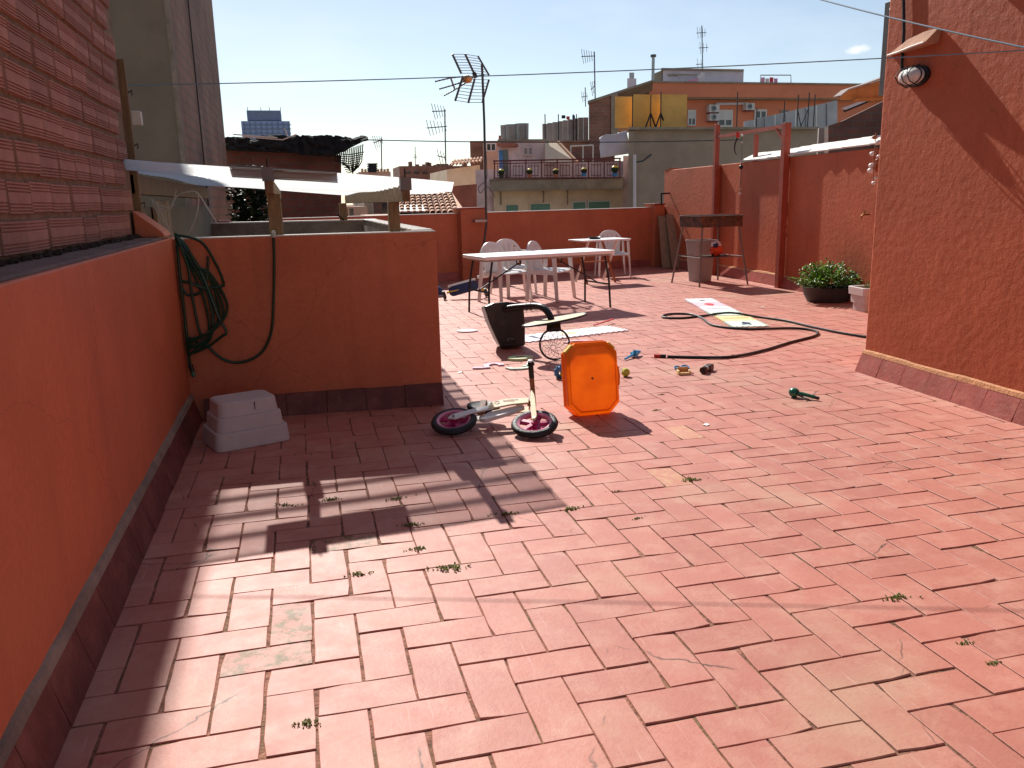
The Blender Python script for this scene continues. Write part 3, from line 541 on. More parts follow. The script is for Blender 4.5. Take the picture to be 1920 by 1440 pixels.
# ---- long folding table
ft = empty('folding_table', (2.90, 8.36, 0), math.radians(11), 'long white folding table with black legs in front of the chairs', 'table')
MB().prism(rrect(1.86, 0.74, 0.04), 0.705, 0.745).build('table_top', 'white_top', ft, bevel=0.008)
MB().prism(rrect(1.78, 0.66, 0.04), 0.68, 0.704).build('under_frame', 'bin_grey', ft)
for sx in (-1, 1):
    for sy in (-1, 1):
        MB().tube([(sx * .80, sy * .30, .69), (sx * .86, sy * .31, .35), (sx * .87, sy * .33, 0.0)], 0.014, 8).build('leg', 'black_metal', ft, smooth=True)
    b = MB(); b.tube([(sx * .866, -.32, .30), (sx * .866, .32, .30)], .009, 6); b.build('crossbar', 'black_metal', ft)
    b = MB(); b.tube([(sx * .862, 0, .31), (sx * .30, 0, .62)], .009, 6); b.tube([(sx * .30, -.06, .69), (sx * .30, -.05, .60), (sx * .30, .05, .60), (sx * .30, .06, .69)], .009, 6); b.build('brace', 'black_metal', ft)
    MB().tube([(sx * .862, -.315, .31), (sx * .862, .315, .31)], .006, 6).build('spreader', 'black_metal', ft)
# ---- monobloc chairs
def make_chair():
    c = empty('plastic_chair', (0, 0, 0), 0)
    # seat: dished slab (front is +x)
    b = MB(); n = 8; vs = []
    def out(t, side): return 0
    for i in range(n + 1):
        x = -0.21 + 0.43 * i / n
        for j in range(n + 1):
            w = 0.235 - 0.02 * (1 - i / n); y = -w + 2 * w * j / n; u = j / n * 2 - 1
            z = 0.425 - 0.018 * (1 - u * u) * (0.4 + 0.6 * math.sin(math.pi * i / n)) + (0.012 if i < n else -0.012)
            vs.append((x, y, z))
    m_ = len(vs); vs += [(x, y, z - 0.014) for x, y, z in vs]
    fs = [(i * (n + 1) + j, (i + 1) * (n + 1) + j, (i + 1) * (n + 1) + j + 1, i * (n + 1) + j + 1) for i in range(n) for j in range(n)]
    fs += [tuple(m_ + k for k in reversed(f)) for f in fs]
    edge = [j for j in range(n + 1)] + [i * (n + 1) + n for i in range(1, n + 1)] + [n * (n + 1) + j for j in range(n - 1, -1, -1)] + [i * (n + 1) for i in range(n - 1, 0, -1)]
    fs += [(edge[k], edge[(k + 1) % len(edge)], m_ + edge[(k + 1) % len(edge)], m_ + edge[k]) for k in range(len(edge))]
    b.add(vs, fs).build('seat', 'white_plastic', c, smooth=True)
    # backrest: arched hoop with slats
    def hoop(u): # u -1..1 across the back
        return Vector((-0.25 - 0.035 * (1 - u * u), u * 0.25, 0.83 - 0.20 * abs(u) ** 2.6))
    b = MB(); N = 20; vs = []; fs = []
    for i in range(N + 1):
        p = hoop(-1 + 2 * i / N); t = Vector((0.012, 0, 0)); d = Vector((0.015, 0, -0.075 + 0.02 * abs(-1 + 2 * i / N)))
        vs += [p - t, p + t, p + t + d, p - t + d]
    for i in range(N):
        for k in range(4): fs.append((i * 4 + k, i * 4 + (k + 1) % 4, i * 4 + 4 + (k + 1) % 4, i * 4 + 4 + k))
    fs += [(0, 1, 2, 3), (N * 4 + 3, N * 4 + 2, N * 4 + 1, N * 4)]
    bk = b.add(vs, fs).build('backrest', 'white_plastic', c, smooth=True)
    for u in (-0.66, -0.33, 0, 0.33, 0.66):
        a = hoop(u) + Vector((0.012, 0, -0.06)); MB().hexa([(-.215, u * .215 - .033, .42), (-.20, u * .215 - .033, .42), (-.20, u * .215 + .033, .42), (-.215, u * .215 + .033, .42)], [a + Vector((-.006, -.037, 0)), a + Vector((.006, -.037, 0)), a + Vector((.006, .037, 0)), a + Vector((-.006, .037, 0))]).build('slat', 'white_plastic', bk)
    for s in (-1, 1):
        MB().hexa([(-.262, s * .285 - .012, 0), (-.21, s * .285 - .012, 0), (-.21, s * .285 + .012, 0), (-.262, s * .285 + .012, 0)], [(-.225, s * .235 - .016, .63), (-.165, s * .235 - .016, .63), (-.165, s * .235 + .016, .63), (-.225, s * .235 + .016, .63)]).build('leg', 'white_plastic', c, bevel=0.004)
        MB().hexa([(.225, s * .285 - .012, 0), (.27, s * .285 - .012, 0), (.27, s * .285 + .012, 0), (.225, s * .285 + .012, 0)], [(.155, s * .25 - .018, .645), (.215, s * .25 - .018, .645), (.215, s * .25 + .018, .645), (.155, s * .25 + .018, .645)]).build('leg', 'white_plastic', c, bevel=0.004)
        MB().prism(rrect(.47, .055, .024), -0.009, 0.009, Matrix.Translation((-.02, s * .25, .652)) @ Matrix.Rotation(math.radians(-2), 4, 'Y')).build('armrest', 'white_plastic', c, bevel=0.004)
        MB().hexa([(-.2, s * .226 - .006, .37), (.2, s * .24 - .006, .37), (.2, s * .24 + .006, .37), (-.2, s * .226 + .006, .37)], [(-.2, s * .226 - .006, .42), (.2, s * .24 - .006, .42), (.2, s * .24 + .006, .42), (-.2, s * .226 + .006, .42)]).build('apron', 'white_plastic', c)
    return c
CH = [((2.70, 9.48), -62, 'white plastic armchair nearest the left end of the long table'), ((3.02, 10.25), -84, 'white plastic armchair furthest back behind the long table, half hidden'),
      ((3.36, 9.40), -44, 'white plastic armchair at the middle of the long table, turned right'), ((5.42, 12.30), -100, 'white plastic armchair pushed behind the small folding table')]
ch0 = make_chair()
for i, (p, a, lb) in enumerate(CH):
    c = ch0 if i == 0 else copy_tree(ch0)
    c.location = (p[0], p[1], 0.0); c.rotation_euler = (0, 0, math.radians(a)); tag(c, lb, 'chair', 'white plastic chairs around the tables')
# ---- small folding table with crossed wooden legs
st = empty('small_folding_table', (4.86, 11.45, 0), math.radians(9), 'small white table on crossed wooden legs near the back wall', 'table')
MB().prism(rrect(0.92, 0.56, 0.02), 0.705, 0.73).build('table_top', 'white_top', st, bevel=0.004)
for s in (-1, 1):
    MB().bar((-.10 + s * .0 + .27 * s, -.25, 0), (-.10 + .27 * s, .22, .704), .045, .02, (1, 0, 0)).build('leg', 'timber_red', st)
    MB().bar((-.06 + .27 * s, .25, 0), (-.06 + .27 * s, -.22, .704), .045, .02, (1, 0, 0)).build('leg', 'white_plastic', st)
MB().bar((-.37, 0.0, .35), (.21, 0.0, .35), .02).build('rung', 'timber_red', st)
ash = empty('ashtray', (4.78, 11.47, 0.7315), 0, 'small round dark-rimmed dish on the small white table', 'dish')
MB().lathe([(0.001, 0.0), (.085, 0.0), (.105, .03), (.112, .033), (.112, .026), (.09, .0)], 24).build('dish', 'black_plastic', ash, smooth=True)
MB().lathe([(0.001, 0.006), (.084, 0.006)], 24).build('dish_inside', 'yellow_foam', ash)
# ---- barbecue
gr = empty('barbecue', (6.36, 10.36, 0), math.radians(4), 'rusty steel barbecue tray on four splayed legs by the right wall', 'barbecue')
b = MB(); W, D, zb, zt = .36, .33, .93, 1.09
b.hexa([(-W, -D, zb), (W, -D, zb), (W, D, zb), (-W, D, zb)], [(-W, -D, zb + .012), (W, -D, zb + .012), (W, D, zb + .012), (-W, D, zb + .012)])
b.build('tray_floor', 'rust', gr)
for x0, x1, y0, y1 in ((-W, W, -D - .012, -D), (-W, W, D, D + .012), (-W - .012, -W, -D - .012, D + .012), (W, W + .012, -D - .012, D + .012)):
    MB().box(x0, x1, y0, y1, zb - .01, zt).build('tray_side', 'rust', gr, bevel=0.003)
b = MB(); b.bar((-W - .02, -D - .02, zt + .004), (W + .02, -D - .02, zt + .004), .03, .012); b.bar((-W - .02, D + .02, zt + .004), (W + .02, D + .02, zt + .004), .03, .012); b.bar((-W - .02, -D, zt + .004), (-W - .02, D, zt + .004), .03, .012); b.bar((W + .02, -D, zt + .004), (W + .02, D, zt + .004), .03, .012); b.build('rim', 'grey_steel', gr)
for i in range(11): MB().bar((-W, -D + .06 + i * .054, zt + .014), (W, -D + .06 + i * .054, zt + .014), .006).build('grate_bar', 'grey_steel', gr)
for sx in (-1, 1):
    for sy in (-1, 1): MB().tube([(sx * .33, sy * .30, .93), (sx * .44, sy * .44, 0)], .015, 8).build('leg', 'grey_steel', gr, smooth=True)
q = [(-.385, -.375), (.385, -.375), (.385, .375), (-.385, .375)]
for i in range(4): MB().tube([(q[i][0], q[i][1], .45), (q[(i + 1) % 4][0], q[(i + 1) % 4][1], .45)], .007, 6).build('rail', 'grey_steel', gr)
MB().tube([(-.385, .0, .45), (.385, .0, .45)], .007, 6).build('rail', 'grey_steel', gr)
MB().prism(rrect(.36, .30, .02), .458, .47, Matrix.Translation((-.05, -.2, 0))).build('shelf', 'black_metal', gr)
cbag = empty('charcoal_bag', (6.36, 10.15, 0.471), .3, 'crumpled red and white charcoal bag on the barbecue shelf', 'bag')
def lump(n, m, sx, sy, sz, amp, seed):
    b = MB(); b.ball((0, 0, 0), 1, n, m); b.v = [tuple(Vector(v).normalized() * (1 + amp * noise.noise(Vector(v) * 2.3 + Vector((seed, 0, 0))))) for v in b.v]; b.v = [(x * sx, y * sy, (z + .82) * sz if z > -.82 else 0) for x, y, z in b.v]; return b
lump(18, 12, .11, .08, .085, .5, 3).build('lower_bag', 'orange_red', cbag, smooth=True)
b = lump(16, 10, .085, .06, .06, .7, 8); b.v = [(x, y, z + .125) for x, y, z in b.v]; b.build('folded_top', 'white_foam_mat', cbag, smooth=True)
b = lump(12, 8, .045, .04, .035, .7, 5); b.v = [(x - .05, y - .04, z + .13) for x, y, z in b.v]; b.build('print_patch', 'navy', cbag, smooth=True)
bn = empty('waste_bin', (6.42, 10.80, 0), math.radians(8), 'tall grey plastic bin standing behind the barbecue legs', 'bin')
def tub(w0, d0, w1, d1, h, r0, r1, th=.012, k=4):
    b = MB(); o0 = rrect(w0, d0, r0, k); o1 = rrect(w1, d1, r1, k); i1 = rrect(w1 - 2 * th, d1 - 2 * th, max(.004, r1 - th), k); i0 = rrect(w0 - 2 * th, d0 - 2 * th, max(.004, r0 - th), k); n = len(o0)
    vs = [(x, y, 0) for x, y in o0] + [(x, y, h) for x, y in o1] + [(x, y, h) for x, y in i1] + [(x, y, th) for x, y in i0]
    fs = [tuple(range(n - 1, -1, -1)), tuple(range(3 * n, 4 * n))]
    for r in range(3): fs += [(r * n + i, r * n + (i + 1) % n, (r + 1) * n + (i + 1) % n, (r + 1) * n + i) for i in range(n)]
    return b.add(vs, fs)
tub(.30, .28, .40, .36, .68, .05, .06).build('body', 'bin_grey', bn, smooth=True)
MB().add(*(lambda o, i, n: ([(x, y, .665) for x, y in o] + [(x, y, .69) for x, y in o] + [(x, y, .69) for x, y in i], [(k, (k + 1) % n, n + (k + 1) % n, n + k) for k in range(n)] + [(n + k, n + (k + 1) % n, 2 * n + (k + 1) % n, 2 * n + k) for k in range(n)]))(rrect(.425, .385, .07), rrect(.39, .35, .05), 20)).build('rim', 'bin_grey', bn)
for i, (bx, by, tx, ty, w, h, lb) in enumerate(((6.98, 13.35, 7.08, 13.86, .19, 1.02, 'left one of two bare planks leaning in the back corner'), (7.14, 13.22, 7.2, 13.74, .2, 1.05, 'right one of two bare planks leaning in the back corner'))):
    pl = MB().bar((bx, by, .012), (tx, ty - .05, h), .03, w, (1, .1, 0)); tag(pl.build('plank', 'old_plank', bevel=.003), lb, 'plank', 'planks leaning in the back corner')
# ---- leafy pot and foam planter
pp = empty('leafy_pot', (6.66, 7.62, 0), 0, 'bushy green plant in a wide dark pot by the right wall', 'plant')
MB().lathe([(.001, 0), (.25, 0), (.30, .10), (.325, .19), (.335, .2), (.31, .2), (.29, .17), (.001, .17)], 30).build('pot', 'pot_dark', pp, smooth=True)
def leaf(b, p, d, up, L, W):
    d = d.normalized(); s = d.cross(up).normalized(); nrm = s.cross(d)
    b.add([p, p + d * L * .35 + s * W * .5 - nrm * .004, p + d * L * .75 + s * W * .34, p + d * L - nrm * L * .12, p + d * L * .75 - s * W * .34, p + d * L * .35 - s * W * .5 - nrm * .004, p + d * L * .5 + nrm * L * .07], [(0, 1, 6), (1, 2, 6), (2, 3, 6), (3, 4, 6), (4, 5, 6), (5, 0, 6)])
random.seed(21)
fo = MB(); stm = MB()
for i in range(130):
    a = U(0, 6.28); rr = math.sqrt(R_()); tip = Vector((math.cos(a) * rr * .50, math.sin(a) * rr * .44, .47 - .20 * rr * rr + U(-.05, .05) + .03 * math.sin(3 * a)))
    base = Vector((math.cos(a) * rr * .2, math.sin(a) * rr * .2, .17)); stm.tube([base, (base + tip) / 2 + Vector((0, 0, .03)), tip], .003, 4)
    for k in range(15):
        t = U(.35, 1.05); p = base.lerp(tip, t) + Vector((U(-.03, .03), U(-.03, .03), U(-.02, .03))); dr = Vector((math.cos(U(0, 6.28)), math.sin(U(0, 6.28)), U(-.4, .5))) + (tip - base).normalized() * .5
        leaf(fo, p, dr, Vector((U(-.4, .4), U(-.4, .4), 1)), U(.035, .065), U(.022, .04))
fo.build('foliage', 'leaf', pp); stm.build('stems', 'leaf_dark', pp)
def foam_tub(name, loc, rz, lb, flip, planted=False, sc=1.0):
    t = empty(name, loc, rz, lb, 'foam box'); tiers = ((.40, .30, 0, .10), (.445, .345, .098, .20), (.49, .39, .198, .29)) if not flip else ((.455, .37, 0, .105), (.405, .32, .104, .19), (.365, .275, .189, .275))
    nm = 'tier'
    for i, (w, d, z0, z1) in enumerate(tiers):
        b = MB(); dw = .015 if not flip else -.02; top = (i == 2)
        if not flip and planted:
            o0 = rrect(w, d, .045); o1 = rrect(w + dw, d + dw, .05); n = len(o0); i1 = rrect(w - .06, d - .06, .03)
            vs = [(x, y, z0) for x, y in o0] + [(x, y, z1) for x, y in o1]; fs = [(k, (k + 1) % n, n + (k + 1) % n, n + k) for k in range(n)]
            if i == 0: fs.append(tuple(range(n - 1, -1, -1)))
            if top: vs += [(x, y, z1) for x, y in i1] + [(x, y, z1 - .06) for x, y in i1]; fs += [(n + k, n + (k + 1) % n, 2 * n + (k + 1) % n, 2 * n + k) for k in range(n)] + [(2 * n + k, 2 * n + (k + 1) % n, 3 * n + (k + 1) % n, 3 * n + k) for k in range(n)]
            else: fs.append(tuple(range(n, 2 * n)))
            b.add(vs, fs)
        else:
            o0 = rrect(w, d, .055, 5); o1 = rrect(w + dw, d + dw, .05, 5); n = len(o0); b.add([(x, y, z0) for x, y in o0] + [(x, y, z1) for x, y in o1], [(k, (k + 1) % n, n + (k + 1) % n, n + k) for k in range(n)] + [tuple(range(n - 1, -1, -1)), tuple(range(n, 2 * n))])
        b.build(nm, 'foam_white', t, bevel=.006)
    return t
fp = foam_tub('foam_planter', (6.62, 6.62, 0), math.radians(-6), 'white stepped foam tub planted with thin herbs by the house corner', False, True)
MB().prism(rrect(.43, .33, .03), .2, .235).build('soil', 'soil', fp)
MB().box(-.004, .004, -.201, -.196, .03, .09).build('crack', 'soil', fp)
hb = MB()
for i in range(70):
    a = U(0, 6.28); r = U(0, .17); p = Vector((math.cos(a) * r, math.sin(a) * r * .75, .23)); d = Vector((U(-.4, .4), U(-.4, .4), 1)); L = U(.05, .13)
    hb.tube([p, p + d * L * .6, p + d * L + Vector((U(-.02, .02), U(-.02, .02), 0))], .002, 3)
    for k in range(5): leaf(hb, p + d * L * U(.3, 1), Vector((U(-1, 1), U(-1, 1), .3)), Vector((0, 0, 1)), .02, .009)
hb.build('herbs', 'leaf', fp)
# ---- overturned foam tub in the corner
ftb = foam_tub('foam_tub', (-0.50, 3.17, 0), math.radians(17), 'upturned white stepped foam tub in the shaded left corner', True)
ftb.rotation_euler = (0, 0, math.radians(20))
MB().box(.028, .033, -.1345, -.12, .195, .262).build('crack', 'soil', ftb)
MB().prism(rrect(.32, .225, .04), .2755, .279).build('worn_top', 'foam_white', ftb)
# ---- green hose on the light-well wall
def wp(x, y, o=0.02): p = at(x, y, 3.75); yy = 3.785 - 0.048 * (p.x + 0.95); p = at(x, y, yy - o); return p
hc = empty('coiled_hose', wp(322, 440), 0, 'dark green garden hose coiled on the corner of the low wall', 'hose')
def hpath(L, n=6):
    P = spline([wp(x, y, o) for x, y, o in L], n)
    for q in P: q.x = max(q.x, -0.857)
    return [q - Vector(hc.location) for q in P]
b = MB(); random.seed(5)
for i in range(7):
    dx = i * 7; sx = i * 1.2
    L = [(322, 440, .02), (316 + sx, 470, .03), (317 + sx * 1.1, 530, .03 + i * .004), (321 + sx * 1.5, 600, .03), (333 + sx, 640 + i * 2, .03), (354, 664 - abs(i - 3) * 9, .035 + i * .006), (382 + dx * .5, 650 - i * 6, .03 + i * .006), (392 + dx * .8, 610 - i * 6, .03), (384 + dx * .3, 560 - i * 8, .035), (360 + dx * .3, 500, .03 + i * .004), (338 + i * 1.5, 455, .03), (322, 440, .025)]
    b.tube(hpath([(x + U(-3, 3), y + U(-4, 4), o) for x, y, o in L]), .0095, 7)
b.tube(hpath([(324, 440, .03), (375, 452, .03), (405, 495, .035), (419, 530, .04), (414, 537, .04), (385, 540, .04), (355, 530, .045), (336, 528, .04)]), .0095, 7)
b.tube(hpath([(336, 528, .045), (350, 552, .045), (376, 548, .04), (388, 520, .04), (390, 480, .035)]), .0095, 7)
b.tube(hpath([(330, 442, .03), (372, 500, .045), (408, 590, .05), (424, 622, .05), (414, 632, .05), (390, 650, .045), (362, 662, .04)]), .0095, 7)
b.build('hose_coils', 'hose_green', hc, smooth=True)
MB().tube(hpath([(332, 445, .04), (352, 500, .05), (362, 565, .05), (378, 630, .045), (410, 668, .03), (446, 680, .025), (486, 665, .02), (508, 625, .02), (513, 560, .02), (514, 490, .02), (513, 446, .012), (513, 439, -.03)]), .0095, 8).build('hanging_loop', 'hose_green', hc, smooth=True)
MB().tube(hpath([(338, 600, .04), (345, 640, .04), (355, 682, .03), (359, 690, .03)]), .0095, 8).build('tail', 'hose_green', hc, smooth=True)
MB().tube(hpath([(357, 684, .03), (361, 696, .03)], 2), .015, 10).build('connector', 'black_plastic', hc, smooth=True)
MB().tube(hpath([(361, 697, .03), (364, 706, .03)], 2), .013, 10).build('connector_tip', 'green_plastic', hc, smooth=True)
MB().tube(hpath([(513, 446, .016), (513, 437, .0), (513, 435, -.03)], 3), .014, 8).build('hose_end', 'white_cable', hc, smooth=True)
# ---- hose lying on the floor
hz = .0135
hp_ = [(3.02, 4.70), (3.24, 4.58), (3.53, 4.49), (3.95, 4.66), (4.4, 4.94), (4.86, 5.20), (5.03, 5.46), (4.93, 5.70), (4.46, 5.84), (4.26, 6.2), (4.40, 6.75), (4.42, 7.12), (4.2, 7.22), (4.02, 7.0), (4.19, 6.85), (4.54, 6.93), (4.82, 6.86), (5.03, 6.6), (5.15, 6.2), (5.16, 5.71), (5.2, 5.2), (5.35, 4.7), (5.6, 4.3)]
fh = empty('floor_hose', (3.02, 4.70, 0), 0, 'dark garden hose snaking across the sunlit floor, red fitting', 'hose')
pts = spline([(x - 3.02, y - 4.70, hz + (0.026 if 15 < i < 17 else 0)) for i, (x, y) in enumerate(hp_)], 8)
MB().tube(pts, .0125, 8).build('hose', 'hose_black', fh, smooth=True)
MB().tube([(-.01, .006, hz), (-.05, .03, hz)], .019, 10).build('collar', 'black_plastic', fh, smooth=True)
MB().tube([(-.05, .03, hz + .002), (-.10, .06, hz + .002)], .016, 10).build('red_fitting', 'red_plastic', fh, smooth=True)
# ---- spray gun
sg = empty('spray_gun', (3.26, 2.98, 0), math.radians(-57), 'green plastic hose spray gun lying on the tiles', 'spray gun')
MB().lathe([(.001, -.03), (.030, -.03), (.036, -.015), (.034, .005), (.024, .022), (.012, .03)], 18, Matrix.Translation((-.07, 0, .036)) @ Matrix.Rotation(math.radians(-75), 4, 'Y')).build('head', 'green_plastic', sg, smooth=True)
MB().lathe([(.001, -.0315), (.028, -.0315)], 18, Matrix.Translation((-.07, 0, .036)) @ Matrix.Rotation(math.radians(-75), 4, 'Y')).build('nozzle_face', 'black_plastic', sg)
MB().tube([(-.06, 0, .032), (-.01, 0, .034), (.05, .004, .026), (.085, .006, .02)], .0145, 10, r1=.012).build('handle', 'green_plastic', sg, smooth=True)
MB().tube([(-.03, 0, .02), (.02, -.022, .014), (.06, -.03, .011)], .0075, 8).build('trigger', 'grey_steel', sg, smooth=True)
MB().tube([(.083, .006, .02), (.115, .008, .016)], .011, 10).build('inlet', 'black_plastic', sg, smooth=True)
# ---- small toys
bl = empty('tennis_ball', (2.38, 4.10, 0.0), 0, 'yellow-green ball to the right of the orange lid', 'ball')
MB().ball((0, 0, .034), .034, 20, 14).build('felt', 'lime_ball', bl, smooth=True)
b = MB(); b.tube([(.0345 * math.cos(t) * math.cos(.45 * math.sin(2 * t)), .0345 * math.sin(t) * math.cos(.45 * math.sin(2 * t)), .034 + .0345 * math.sin(.45 * math.sin(2 * t))) for t in [i * 2 * math.pi / 40 for i in range(41)]], .0012, 4); b.build('seam', 'white_plastic', bl)
sv = empty('toy_spade', (2.76, 4.84, 0), math.atan2(.22, .27), 'light blue plastic toy spade lying beyond the ball', 'toy')
MB().tube([(-.17, 0, .012), (.0, 0, .03)], .009, 8, r1=.013).build('handle', 'sky_blue', sv, smooth=True)
MB().lathe([(.010, 0), (.026, .015), (.028, .04), (.016, .10), (.003, .14)], 14, Matrix.Translation((-.01, 0, .034)) @ Matrix.Rotation(math.radians(90), 4, 'Y')).build('blade', 'sky_blue', sv, smooth=True)
for s in (-1, 0, 1): MB().box(-.015, .02, s * .028 - .003, s * .028 + .003, .004, .066 if s == 0 else .045).build('fin', 'sky_blue', sv, bevel=.002)
gt = empty('gear_toy', (1.86, 4.22, 0), .4, 'small round blue and yellow toy peeking out behind the lid', 'toy')
b = MB(); b.lathe([(.018, -.014), (.045, -.014), (.05, 0), (.045, .014), (.018, .014), (.018, -.014)], 20, Matrix.Translation((0, 0, .05)) @ Matrix.Rotation(math.pi / 2, 4, 'X')); b.build('ring', 'toy_blue', gt, smooth=True)
for k in range(9):
    a = k * 2 * math.pi / 9; MB().ball((.048 * math.cos(a), 0, .05 + .048 * math.sin(a) * .98 + .002), .011, 8, 6).build('knob', 'sky_blue' if k % 2 else 'toy_blue', gt, smooth=True)
MB().ball((.02, -.02, .032), .028, 12, 8).build('yellow_ball', 'yellow', gt, smooth=True)
MB().ball((.0, -.045, .016), .016, 10, 8).build('white_ball', 'white_plastic', gt, smooth=True)
t1 = empty('toy_glasses', (2.93, 4.22, 0), .2, 'tiny blue toy spectacles lying on the tiles', 'toy')
for s in (-1, 1):
    MB().torus(.03, .006, 18, 6, Matrix.Translation((s * .036, 0, .012)) @ Matrix.Rotation(.25, 4, 'X')).build('frame_ring', 'toy_blue', t1, smooth=True)
    MB().lathe([(.001, 0), (.026, 0)], 14, Matrix.Translation((s * .036, 0, .012)) @ Matrix.Rotation(.25, 4, 'X')).build('lens', 'sky_blue', t1)
t2 = empty('toy_wagon', (2.85, 4.02, 0), -.15, 'tiny orange and cream toy seat lying on the tiles', 'toy')
MB().box(-.04, .04, -.03, .03, .008, .02).build('base', 'toy_orange', t2, bevel=.004); MB().box(-.045, .045, .022, .034, .0, .055).build('back', 'toy_orange', t2, bevel=.004)
for s in (-1, 1): MB().box(s * .045 - .007, s * .045 + .007, -.03, .03, 0, .036).build('arm', 'yellow_foam', t2, bevel=.004)
MB().box(-.036, .036, -.04, -.028, 0, .02).build('front', 'yellow_foam', t2, bevel=.003); MB().tube([(.05, -.02, .012), (.075, -.03, .01)], .005, 6).build('peg', 'red_plastic', t2)
t3 = empty('toy_car', (3.06, 4.03, 0), .75, 'tiny dark brown toy truck lying on the tiles', 'toy')
MB().tube([(-.09, 0, .03), (-.045, 0, .03)], .03, 14).build('front_drum', 'toy_brown', t3, bevel=.004); MB().tube([(-.05, 0, .035), (.02, 0, .03)], .018, 10).build('axle', 'white_plastic', t3, smooth=True)
MB().box(.01, .10, -.03, .03, .0, .055).build('body', 'toy_brown', t3, bevel=.012); MB().tube([(-.094, 0, .03), (-.0905, 0, .03)], .018, 12).build('drum_hole', 'black_plastic', t3)
for i, (x, y, r, lb) in enumerate(((5.55, 7.35, .03, 'white paper scrap on the floor in front of the leafy pot'), (1.14, 4.72, .022, 'white scrap lying in the sun beside the low wall corner'), (2.30, 2.56, .025, 'curled white scrap on the tiles right of the lid'))):
    b = MB(); pts = [(math.cos(k * 6.283 / 7) * r * U(.7, 1.2), math.sin(k * 6.283 / 7) * r * U(.5, 1.0), .004 + U(0, .010)) for k in range(7)]; b.add(pts + [(0, 0, .008)] + [(x_, y_, z_ - .003) for x_, y_, z_ in pts], [(k, (k + 1) % 7, 7) for k in range(7)] + [(k, (k + 1) % 7, 8 + (k + 1) % 7, 8 + k) for k in range(7)])
    o = b.build('paper_scrap', 'white_top'); o.location = (x, y, 0); tag(o, lb, 'scrap')
# ---- foam puzzle mats and loose foam shapes
def puzzle_edge(a, b, k, amp, inv):
    a = Vector(a); b = Vector(b); t = b - a; L = t.length; t.normalize(); nrm = Vector((t.y, -t.x)); pts = []
    for i in range(k):
        for (f, h) in ((0, 0), (.22, 0), (.16, 1), (.62, 1), (.56, 0)):
            pts.append(a + t * (L * (i + f + .1) / k) + nrm * (amp * h * (-1 if inv else 1)))
    return pts
def foam_tile(par, M4, w, h, m, cut=None, nm='foam_tile'):
    ol = []
    c = [(-w / 2, -h / 2), (w / 2, -h / 2), (w / 2, h / 2), (-w / 2, h / 2)]
    for i in range(4): ol += puzzle_edge(c[i], c[(i + 1) % 4], 6, .024, i in (1, 2))
    b = MB().prism([(p.x, p.y) for p in ol], .001, .012, M4); o = b.build(nm, m, par)
    if cut:
        sh, cm = cut
        MB().prism(sh, .0124, .0136, M4).build('inset_shape', cm, o)
    return o
def blob(n, rx, ry, amp, seed, cx=0, cy=0):
    return [(cx + rx * math.cos(a) * (1 + amp * noise.noise(Vector((math.cos(a) * 1.7 + seed, math.sin(a) * 1.7, seed)))), cy + ry * math.sin(a) * (1 + amp * noise.noise(Vector((math.cos(a) * 1.7 + seed, math.sin(a) * 1.7, seed + 9))))) for a in [2 * math.pi * k / n for k in range(n)]]
m1 = empty('puzzle_mat', (4.92, 7.24, 0), 0, 'narrow pastel foam puzzle mat strip crossed by the garden hose', 'foam mat')
ax = math.atan2(5.96 - 8.52, 4.605 - 5.24); seq = (('white_foam_mat', ((blob(14, .05, .04, .3, 1), 'dark_foam'))), ('pink_foam', ((blob(20, .13, .07, .6, 2), 'red_foam'))), ('white_foam_mat', (([(-.02, -.14), (.0, -.14), (.01, .14), (-.01, .14)], 'navy'))), ('mint_foam', ((blob(22, .07, .15, .5, 4), 'dark_foam'))), ('yellow_foam', (([(-.02, -.15), (.01, -.15), (.02, .13), (-.02, .15)], 'toy_orange'))), ('mint_foam', ((blob(22, .10, .06, 1.0, 6), 'navy'))))
for i, (mm, cut) in enumerate(seq):
    p = Vector((5.24, 8.50)).lerp(Vector((4.605, 5.98)), (i + .5) / 6) - Vector((4.92, 7.24))
    foam_tile(m1, Matrix.Translation((p.x, p.y, 0.0)) @ Matrix.Rotation(ax, 4, 'Z'), .425, .385, mm, cut)
m2 = empty('puzzle_mat', (2.62, 6.3, 0), math.radians(15), 'white foam puzzle mat strip lying behind the toy hoop', 'foam mat')
for i, (mm, cut) in enumerate((('white_foam_mat', (blob(18, .03, .12, .5, 3), 'navy')), ('white_foam_mat', (blob(20, .13, .05, .6, 7), 'yellow_foam')), ('white_foam_mat', ([(-.15, -.01), (.13, -.03), (.14, -.01), (-.14, .02)], 'lilac_foam')))):
    foam_tile(m2, Matrix.Translation((-.43 + i * .43, 0, 0)), .43, .40, mm, cut)
rs = MB().bar((3.02, 6.62, .03), (3.34, 6.86, .05), .03, .012); tag(rs.build('red_foam_strip', 'red_foam', bevel=.003), 'thin red foam strip lying across the white puzzle mat', 'foam strip')
def foam_piece(pts, loc, rz, m, lb, nm='foam_shape', h=.013, hole=None):
    o = MB().prism(pts, .001, h).build(nm, m, bevel=.0015); o.location = loc; o.rotation_euler = (0, 0, rz); tag(o, lb, 'foam shape', 'loose foam pieces scattered on the floor')
    if hole:
        MB().prism(hole, h + .0003, h + .0015).build('cut_out', 'floor_tile', o)
    return o
foam_piece(blob(28, .115, .10, .08, 1), (1.64, 6.92, 0), 0, 'white_foam_mat', 'pale oval foam piece alone on the left, before the table')
def stroke(path, w):
    P = [Vector((x, y)) for x, y in path]; L = []; Rr = []
    for i, p in enumerate(P):
        t = (P[min(i + 1, len(P) - 1)] - P[max(i - 1, 0)]).normalized(); n_ = Vector((-t.y, t.x)) * w / 2; L.append(p + n_); Rr.append(p - n_)
    return [(p.x, p.y) for p in L + Rr[::-1]]
